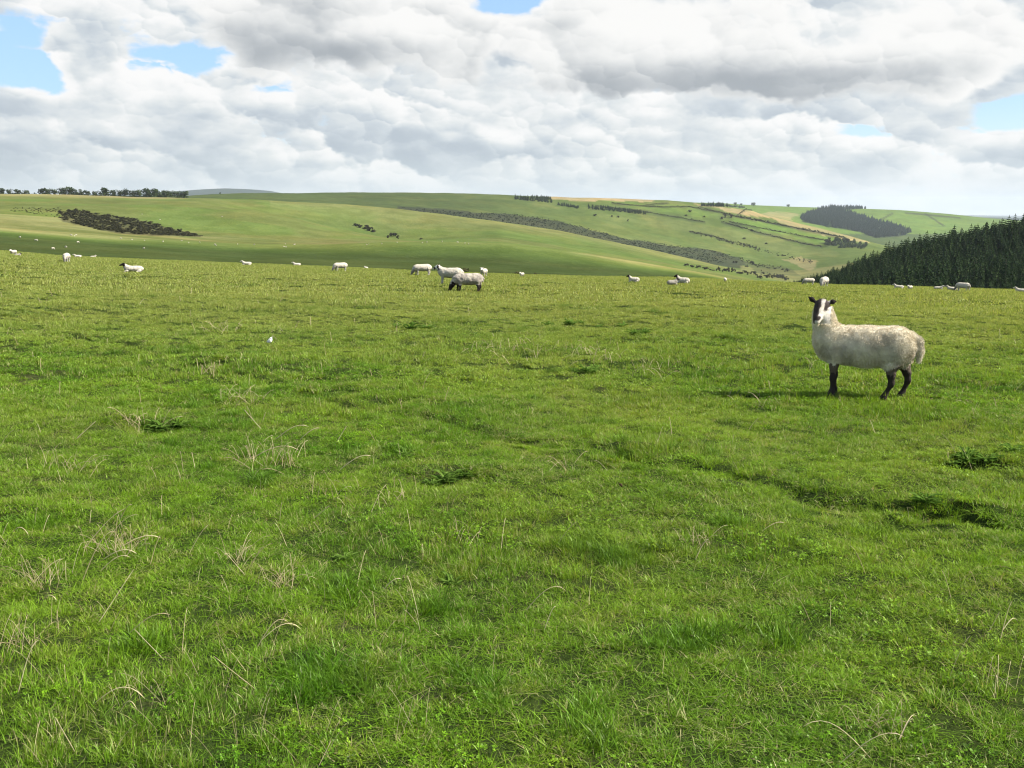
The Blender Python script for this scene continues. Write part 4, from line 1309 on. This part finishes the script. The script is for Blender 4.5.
def small_sheep(pose, face, legs, wool, seed, step=.016, patch=None, pied=False):
    """a whole animal facing -x, feet at z 0"""
    P_ = []
    if pose == 'lie':
        b = -.20
        P_ += [(ell((-.25, 0, .27), (.24, .19, .20)), .1), (ell((.05, 0, .245), (.36, .235, .21)), .1), (ell((.30, 0, .24), (.20, .21, .19)), .1)]
        P_ += limb([(-.34, -.12, .12, .08), (-.52, -.12, .06, .04), (-.44, -.13, .035, .03)], .03) + limb([(.28, -.20, .12, .1), (.16, -.25, .06, .05), (.34, -.27, .035, .03)], .03)
        P_ += limb([(-.34, .12, .12, .08), (-.50, .13, .06, .04)], .03)
        nk, hd, mz = (-.36, 0, .38), (-.50, 0, .58), (-.68, 0, .50)
    else:
        P_ += [(ell((-.28, 0, .50), (.22, .185, .21)), .1), (ell((.02, 0, .485), (.36, .225, .225)), .1), (ell((.28, 0, .50), (.20, .195, .21)), .1)]
        for x0, sy in ((-.30, -1), (-.36, 1)):
            P_ += limb([(x0, sy * .1, .42, .085), (x0 - .01, sy * .105, .26, .042), (x0 - .02, sy * .105, .08, .028), (x0 - .03, sy * .105, .0, .036)], .04)
        for x0, sy in ((.27, -1), (.36, 1)):
            P_ += limb([(x0, sy * .1, .42, .11), (x0 + .02, sy * .1, .26, .05), (x0 + .045, sy * .1, .18, .034), (x0 + .01, sy * .1, .06, .026), (x0 - .01, sy * .1, .0, .036)], .04)
        P_ += limb([(.44, 0, .60, .04), (.49, 0, .50, .035), (.48, 0, .38, .022)], .03)
        if pose == 'graze': nk, hd, mz = (-.42, 0, .50), (-.60, 0, .24), (-.68, 0, .06)
        else: nk, hd, mz = (-.38, 0, .58), (-.52, 0, .755), (-.69, 0, .66)
    nk, hd, mz = map(np.array, (nk, hd, mz))
    P_ += [(cone(nk, hd * .8 + nk * .2, .16, .095), .07), (cone(hd, mz, .082, .048), .03)]
    up = np.array((.0, 0, 1.0)) if pose != 'graze' else np.array((.5, 0, .75))
    for s in (-1, 1):
        r0 = hd + np.array((0, s * .06, 0)) + up * .03; r1 = r0 + np.array((.03, s * .10, 0)) + up * .045
        P_.append((cone(r0, r1, .024, .018), .01))
    V, Q = surface_net(blend(P_), (-.84, -.42, -.06), (.62, .42, 1.02), step)
    N = normals_of(V, Q)
    ax = mz - hd
    tt = ((V - hd) @ ax) / (ax @ ax); dist = np.linalg.norm(V - hd - np.clip(tt, 0, 1)[:, None] * ax, axis=1)
    head = (tt > -.12) & (dist < .13) | (np.linalg.norm(V - hd, axis=1) < .10) | ((np.abs(V[:, 1]) > .075) & (np.linalg.norm(V - hd, axis=1) < .2) & (V[:, 0] < -.42))
    leg = (V[:, 2] < .27) if pose != 'lie' else (V[:, 2] < .0)
    if pose == 'graze': leg &= V[:, 0] > -.47
    if pose == 'lie': leg = (V[:, 2] < .07) & (np.abs(V[:, 1]) > .1)
    fl = ~(head | leg)
    V = V + N * (wool_noise(V + seed, .014, 11, 30) * fl)[:, None]
    coat = np.repeat(np.array(wool)[None], len(V), 0)
    if patch is not None:
        w = sstep(.46, .60, fbm(V[:, 0] * 5 + seed, V[:, 2] * 5, 33 + seed, 3)) * .8
        coat = coat * (1 - w[:, None]) + np.array(patch) * w[:, None]
    coat[leg] = legs; coat[head] = face
    if pied:
        white = head & (fbm(V[:, 0] * 14, V[:, 2] * 14, 5, 2) > .47)
        coat[white] = WHITE
    return mesh_np('sheep', V, Q, [SKIN], {'coat': coat}, link=False)


main_sheep = make_main_sheep()
p = hit(868, 397.5); d = depth_of(p)
s = d * (397.5 - 298) / F / .945
az_ = math.atan2(p.x, p.y)
main_sheep.location = (p.x, p.y, p.z - .01 * s); main_sheep.rotation_euler = (0, 0, -az_ + R(2)); main_sheep.scale = (s * .955, s, s * 1.02)
tag(main_sheep, 'large cream sheep with black and white face standing looking out, nearest of the flock', 'sheep')
print('main sheep', p, s)

W1, W2, W3 = (.46, .42, .34), (.40, .36, .295), (.30, .275, .23)
PRO = {'graze_dark': small_sheep('graze', DARK, DARK * 1.5, W2, 1, .013, (.25, .22, .19)), 'stand_pied': small_sheep('stand', DARK * 2, GREYF, W1, 2, pied=True), 'graze_white': small_sheep('graze', GREYF * .5, GREYF, W1, 3),
       'lie_dark': small_sheep('lie', DARK, DARK, W1, 4), 'lie_white': small_sheep('lie', GREYF, GREYF, W1, 5), 'stand_white': small_sheep('stand', WHITE * .9, GREYF, W1, 6),
       'graze_plain': small_sheep('graze', WHITE * .8, GREYF, W1, 7, .024), 'lie_grey': small_sheep('lie', DARK * 2, DARK, W3, 8)}
FLOCK = 'sheep spread over the pasture'


def sheep(kind, u, v, head, size, label, r=None, group=FLOCK, sink=0.0):
    """head: degrees turned from facing left in the picture; size: shoulder-to-tail length in picture units when seen side on"""
    if r is None:
        p = hit(u, v)
    else:
        a = float(ray(u, v)[0]); p = Vector((r * math.sin(a), r * math.cos(a), 0)); p.z = float(height(p.x, p.y))
    d = depth_of(p)
    o = PRO[kind].copy(); o.name = 'sheep'; COL.objects.link(o)
    s = size * .86 * d / F / 1.12
    zk = 1.1 if ' pair ' in label else {'l': .80}.get(kind[0], .90)
    o.location = (p.x, p.y, p.z - sink); o.rotation_euler = (0, 0, -math.atan2(p.x, p.y) + R(head)); o.scale = (s, s, s * zk)
    print('sheep %-12s u%4d r%.1f s%.2f' % (kind, u, math.hypot(p.x, p.y), s))
    return tag(o, label, 'sheep', group)


sheep('graze_dark', 469, 292, 6, 38, 'mottled grey sheep with black head and legs grazing before the white one')
sheep('stand_pied', 451, 284, -12, 33, 'white sheep standing just behind the grazing black-headed one')
sheep('graze_white', 423, 275.5, 10, 23, 'white sheep grazing behind and left of the standing white one')
sheep('stand_white', 484, 276.5, 70, 16, 'sheep whose pale head shows above the rump of the black-headed grazer')
sheep('graze_white', 341, 271.5, 22, 18, 'white sheep grazing alone between two low far ones, in the left middle of the pasture')
sheep('lie_white', 297, 264.8, 10, 10, 'small sheep lying at the brow left of the lone grazing one')
sheep('lie_white', 366, 266.8, 60, 7, 'tiny sheep at the brow just right of the lone grazing one')
sheep('lie_white', 247, 265.2, 0, 12, 'white sheep lying on the brow between the black-headed lying one and the lone grazer')
sheep('lie_dark', 134, 272.5, 0, 24, 'white sheep with black head lying on the left of the pasture')
sheep('graze_white', 67, 262, 78, 18, 'white sheep seen from behind grazing at the left of the pasture')
sheep('stand_white', 14, 255, 50, 10, 'small white sheep standing at the far left brow')
sheep('lie_grey', 17.5, 256, 180, 8, 'small sheep lying beside the standing one at the far left brow')
sheep('lie_white', 78, 257.5, 10, 9, 'white sheep lying just right of the one seen from behind')
sheep('lie_white', 93, 257.8, 170, 7, 'small white sheep lying second right of the one seen from behind')
sheep('lie_dark', 634, 282.5, 0, 14, 'white sheep lying with dark head, left of the pair with touching heads')
sheep('lie_grey', 672, 285.5, 200, 14, 'shaded grey sheep of the pair resting with heads together')
sheep('lie_dark', 683, 284, -5, 17, 'white sheep with raised dark head of the pair resting with heads together')
sheep('stand_white', 725, 282.5, 85, 9, 'small sheep alone at the brow right of the resting pair')
sheep('graze_white', 809, 285, 20, 14, 'sheep grazing at the brow, left of two by the corner of the plantation')
sheep('graze_white', 824, 287.2, 75, 21, 'white sheep seen from behind at the brow by the corner of the plantation')
sheep('lie_white', 899, 288.6, 0, 12, 'white sheep lying before the plantation, just left of the small upright head')
sheep('stand_white', 910, 290, 60, 9, 'small sheep with upright head at the brow before the plantation')
sheep('lie_white', 938, 289.5, 180, 11, 'white sheep lying at the brow midway along the plantation edge')
sheep('lie_white', 952, 290.3, 0, 12, 'white sheep lying right beside the hunched standing one before the plantation')
sheep('graze_white', 963, 291.5, -30, 18, 'hunched white sheep grazing at the brow in front of the plantation')
sheep('lie_white', 1021, 292.5, 0, 14, 'white sheep lying at the right end of the brow, by the picture edge')
sheep('stand_white', 522, 277, 60, 9, 'small pale sheep at the brow right of the black-headed grazer')
rs = np.random.default_rng(44)
DOT = 'tiny white sheep scattered on the far green slope'
T2C = [p for r, pts in LAYERS if r == 395 for p in pts]
for i in range(28):
    u = rs.uniform(150, 470) if i > 5 else rs.uniform(60, 150)
    v = np.interp(u, [q[0] for q in T2C], [q[1] for q in T2C]) + rs.normal(.2, .8) + .5
    p = hit(u, v, 340, 640, 600)
    sheep(('graze_plain', 'lie_white')[i % 2], u, v, rs.uniform(0, 360), 1.12 * F / depth_of(p) * rs.uniform(.65, .95), DOT, math.hypot(p.x, p.y), 'far white sheep on the slope')
for u, v in ((53, 249.5), (66, 248), (36, 241), (78, 243), (144, 249), (20, 238), (142, 214.5), (160, 220), (222, 217)):
    p = hit(u, v, 230, 1000, 900)
    sheep('graze_plain', u, v, rs.uniform(0, 360), max(1.1 * F / depth_of(p), 1.6), DOT, math.hypot(p.x, p.y), 'far white sheep on the slope')
# ---------------------------------------------------------------- weeds, dry stems, small things in the turf
def dry_material():
    m, t = material('dry_stems')
    out = t.n('ShaderNodeOutputMaterial'); b = t.n('ShaderNodeBsdfPrincipled'); b.inputs['Roughness'].default_value = .6
    tone = t.n('ShaderNodeAttribute', attribute_name='tone').outputs['Fac']
    t.l(t.mix(tone, (.26, .19, .09), (.56, .47, .27)), b.inputs['Base Color'])
    t.l(b.outputs[0], out.inputs[0])
    return m


def stem(base, tipv, arch, w, tone, sag=.6):
    """a bent straw: three-sided tapering tube"""
    base, tipv = np.array(base), np.array(tipv); V, Fc = [], []
    k = 8; d = tipv - base; L = np.linalg.norm(d)
    side = np.cross(d, (0, 0, 1)); side /= np.linalg.norm(side) + 1e-9; up = np.cross(side, d / L)
    for i in range(k + 1):
        s = i / k
        p = base + d * s + np.array((0, 0, 1.0)) * arch * 4 * s * (1 - s) * (1.35 - .7 * (1 - s))
        r = w * (1.0 - .55 * s) * (1.9 if .80 < s < .97 else 1)
        for a in (0, 2.1, 4.2):
            V.append(p + (math.cos(a) * side + math.sin(a) * up) * r)
    for i in range(k):
        for j in range(3):
            Fc.append((i * 3 + j, i * 3 + (j + 1) % 3, (i + 1) * 3 + (j + 1) % 3, (i + 1) * 3 + j))
    return np.array(V), np.array(Fc), np.full(len(V), tone)


def upright(u, v, uu, vv):
    """a point standing over the ground spot (u, v), seen at (uu, vv)"""
    p = hit(u, v); d = depth_of(p)
    return p, Vector((p.x + (uu - u) * d / F, p.y + rs.normal(0, .03), p.z + (v - vv) * d / F))


parts, off = [], 0
HERO = [(85, 548, 124, 510, .02), (82, 582, 118, 530, .05), (103, 560, 140, 551, .03), (120, 548, 160, 540, .03), (150, 565, 163, 533, .01), (100, 572, 130, 558, .03), (10, 535, 33, 537, .05), (98, 624, 127, 577, 0), (126, 637, 172, 613, .03), (164, 660, 132, 632, .0),
        (18, 694, 38, 642, .03), (92, 706, 146, 698, .05), (120, 712, 140, 704, .03), (256, 650, 290, 630, .06), (262, 640, 300, 632, .04), (256, 690, 220, 648, .0), (248, 570, 262, 548, .0), (245, 575, 228, 552, 0), (30, 712, 55, 740, .02), (75, 752, 55, 718, 0), (525, 612, 566, 590, .05), (544, 632, 556, 606, .02), (382, 592, 402, 578, .02),
        (838, 766, 900, 732, .04), (812, 712, 858, 724, .02), (870, 758, 800, 722, .05), (900, 740, 912, 718, .02), (928, 760, 922, 738, .0), (898, 742, 930, 735, .04), (988, 634, 996, 610, .0), (1003, 630, 1024, 628, .03), (760, 533, 784, 523, .02), (905, 538, 922, 570, .0), (695, 560, 706, 535, .02), (965, 697, 985, 722, .01), (780, 712, 776, 760, .0), (420, 560, 396, 585, .03), (1000, 640, 1004, 596, .02),
        (40, 605, 62, 596, .03), (318, 768, 330, 745, .0), (340, 470, 372, 455, .03), (275, 440, 310, 425, .04), (250, 460, 300, 448, .05), (300, 440, 320, 428, .02), (262, 430, 245, 410, .0), (285, 475, 262, 470, .02), (335, 445, 347, 426, .0), (75, 440, 95, 422, 0), (120, 520, 138, 500, .02), (312, 520, 330, 505, .0)]
for u, v, uu, vv, ar in HERO:
    p, q = upright(u, v, uu, vv)
    w = max(.0012, .55 * depth_of(p) / F)
    parts.append(stem(p, q, ar, w, rs.uniform(.4, 1)))
CLUMP = [(118, 552, 16, 24, .16), (40, 585, 12, 24, .12), (265, 462, 20, 34, .13), (210, 372, 10, 16, .12), (700, 545, 9, 20, .10), (60, 470, 9, 34, .13), (140, 425, 8, 20, .14), (540, 352, 12, 40, .13), (590, 356, 14, 36, .13), (650, 372, 10, 30, .14), (490, 352, 10, 26, .13), (470, 540, 6, 30, .1), (285, 585, 12, 20, .10), (400, 500, 5, 20, .10),
         (880, 730, 8, 30, .10), (240, 562, 8, 18, .13), (150, 700, 6, 40, .12), (20, 650, 8, 24, .12), (215, 330, 8, 20, .16), (235, 400, 8, 30, .12), (330, 500, 6, 30, .12), (560, 470, 5, 40, .1), (1000, 690, 5, 18, .1), (820, 370, 6, 30, .1), (960, 400, 6, 40, .1), (760, 400, 6, 30, .1)]
for u, v, n, spread, hh in CLUMP:
    for _ in range(int(n * 2.5)):
        p = hit(u + rs.normal(0, spread * .5), v + rs.normal(0, spread * .16))
        a = rs.uniform(0, 6.28); l = hh * rs.uniform(.5, 1.3); le = rs.uniform(.2, 1.1)
        q = p + Vector((math.cos(a) * l * le, math.sin(a) * l * le, l * (1.1 - .55 * le)))
        parts.append(stem(p, q, l * .15, max(.0007, .25 * depth_of(p) / F), rs.uniform(.1, .9)))
for _ in range(420):
    u = rs.uniform(-40, 1064); v = 292 + 476 * rs.random() ** 1.3
    if rs.random() < .72 and u > 480: continue
    p = hit(u, v); a = rs.uniform(0, 6.28); l = rs.uniform(.05, .15); le = rs.uniform(.1, .9)
    q = p + Vector((math.cos(a) * l * le, math.sin(a) * l * le, l))
    parts.append(stem(p, q, l * .12, max(.0008, .27 * depth_of(p) / F), rs.uniform(.2, 1)))
VV, FF, TN, off = [], [], [], 0
for v, f, tn in parts:
    VV.append(v); FF.append(f + off); TN.append(tn); off += len(v)
o = mesh_np('dry_grass', np.concatenate(VV), np.concatenate(FF), [dry_material()], {'tone': np.concatenate(TN)})
tag(o, kind='stuff')


def thistle_mesh(rng, n=22, size=.17):
    V, Fc, tone = [], [], []
    for i in range(n):
        a = rng.uniform(0, 6.28); L = size * rng.uniform(.55, 1.1); rise = rng.uniform(.35, 1.7); w = L * .115
        dx, dy = math.cos(a), math.sin(a); tn = rng.random()
        b0 = np.array((rng.normal(0, .02), rng.normal(0, .02), rng.uniform(0, .05)))
        k = 5; i0 = len(V)
        for s_ in range(k + 1):
            s = s_ / k
            c = b0 + np.array((dx * L * s, dy * L * s, L * rise * (s - .62 * s * s)))
            ww = w * (math.sin(math.pi * min(1, s * .9 + .12)) + .05) * (1.35 if s_ % 2 else .55)
            sd = np.array((-dy, dx, 0)) * ww
            V += [c - sd + (0, 0, .012), c, c + sd + (0, 0, .012)]; tone += [tn] * 3
        for s_ in range(k):
            j = i0 + s_ * 3
            Fc += [(j, j + 1, j + 4, j + 3), (j + 1, j + 2, j + 5, j + 4)]
    return mesh_np('weed', np.array(V), np.array(Fc), [WEED], {'tone': np.array(tone)}, smooth=False, link=False)


WEED = leaf_material('weed_leaves', (.085, .165, .022), (.165, .265, .050), 2.0, .45)
TH = [thistle_mesh(rs, int(rs.integers(26, 42)), rs.uniform(.13, .19)) for _ in range(5)]
WSP = [(588, 374, 30), (596, 371, 24), (575, 372, 16), (522, 373, 18), (548, 326, 14), (570, 325, 20), (582, 324, 14), (634, 335, 20), (644, 334, 16), (622, 327, 14), (600, 327, 12), (745, 379, 22), (752, 383, 14), (722, 390, 20), (735, 396, 16), (705, 393, 14), (690, 385, 14), (412, 330, 22), (428, 329, 18), (396, 327, 14), (475, 335, 12),
       (446, 482, 42), (465, 476, 30), (432, 486, 24), (162, 430, 34), (180, 427, 30), (145, 434, 20), (262, 480, 34), (275, 474, 26), (405, 456, 22), (388, 449, 18), (966, 463, 40), (988, 462, 34), (950, 466, 26), (1014, 452, 30), (584, 547, 30), (640, 556, 30), (655, 550, 24), (345, 560, 32), (452, 584, 28), (10, 520, 26), (322, 500, 20), (240, 590, 24), (925, 503, 34), (1008, 440, 18), (210, 505, 22), (318, 520, 18), (480, 425, 14), (700, 655, 26), (560, 490, 16), (345, 395, 14), (120, 372, 14), (830, 345, 9), (712, 332, 10), (680, 340, 12)]
for i, (u, v, w) in enumerate(WSP):
    p = hit(u, v); d = depth_of(p)
    o = TH[i % 5].copy(); o.name = 'weed'; COL.objects.link(o)
    s = .84 * w * d / F / .32
    o.location = (p.x, p.y, p.z - .022); o.rotation_euler = (rs.normal(0, .08), rs.normal(0, .08), rs.uniform(0, 6.28)); o.scale = (s, s, s * rs.uniform(.8, 1.2))
    tag(o, 'low dark green weed with jagged leaves growing in the turf', 'weed', 'dark weeds in the pasture turf')

# scrap of white wool
p = hit(270, 344); d = depth_of(p)
parts = [(ell((0, 0, .030), (.030, .022, .032)), .02), (ell((.015, 0, .055), (.018, .016, .026)), .015), (ell((-.02, .01, .018), (.026, .02, .016)), .015), (cone((.018, 0, .06), (.034, .004, .085), .012, .004), .01)]
V, Q = surface_net(blend(parts), (-.08, -.06, -.02), (.08, .06, .11), .004)
N = normals_of(V, Q); V = V + N * wool_noise(V * 4, .006, 16, 40)[:, None]
o = mesh_np('wool_tuft', V, Q, [simple_mat('clean_wool', (.80, .78, .74), .95, (.68, .66, .60), 30)])
o.location = (p.x, p.y, p.z + .015); s = 6.5 * d / F / .095; o.scale = (s, s, s)
tag(o, 'small white tuft of shed wool lying alone in the left pasture', 'wool tuft')

LEAFD = simple_mat('dead_leaf', (.13, .075, .04), .85, (.07, .04, .022), 60)
for u, v, w, lab in ((620, 491, 7, 'small orange-brown dead leaf standing in the turf near the worn step'), (692, 646, 8, 'brown dead leaf lying by the dark hollow in the turf'), ):
    p = hit(u, v); d = depth_of(p); s = w * d / F
    nu, nv = 6, 4; V = []
    for i in range(nu):
        for j in range(nv):
            a, b = i / (nu - 1), j / (nv - 1) - .5
            hw = .42 * math.sin(math.pi * (.08 + .88 * a))
            V.append(((a - .5) * s, b * 2 * hw * s * .6, .02 + s * (.35 * (b * 2) ** 2 * hw + .25 * a * a) + .003 * math.sin(9 * a + 5 * b)))
    o = mesh_np('dead_leaf', V, grid_faces(nu, nv), [LEAFD])
    md = o.modifiers.new('thick', 'SOLIDIFY'); md.thickness = .0012
    o.location = (p.x, p.y, p.z + .012); o.rotation_euler = (.2, -.5, rs.uniform(0, 6.28))
    tag(o, lab, 'leaf')
# ---------------------------------------------------------------- air
def haze_box():
    m, t = material('air')
    out = t.n('ShaderNodeOutputMaterial'); v = t.n('ShaderNodeVolumePrincipled')
    v.inputs['Color'].default_value = (.78, .86, .95, 1); v.inputs['Density'].default_value = .000045
    v.inputs['Anisotropy'].default_value = .2
    t.l(v.outputs[0], out.inputs['Volume'])
    zlo, zhi = float(ZR.min()) - 2, max(float(ZR.max()) + 30, 60)
    s = 20100
    V = np.array([(x, y, z) for z in (zlo, zhi) for y in (-s, s) for x in (-s, s)], float)
    Fq = np.array([(0, 2, 3, 1), (4, 5, 7, 6), (0, 1, 5, 4), (1, 3, 7, 5), (3, 2, 6, 7), (2, 0, 4, 6)])
    o = mesh_np('haze', V, Fq, [m], smooth=False)
    return tag(o, kind='stuff')

haze_box()
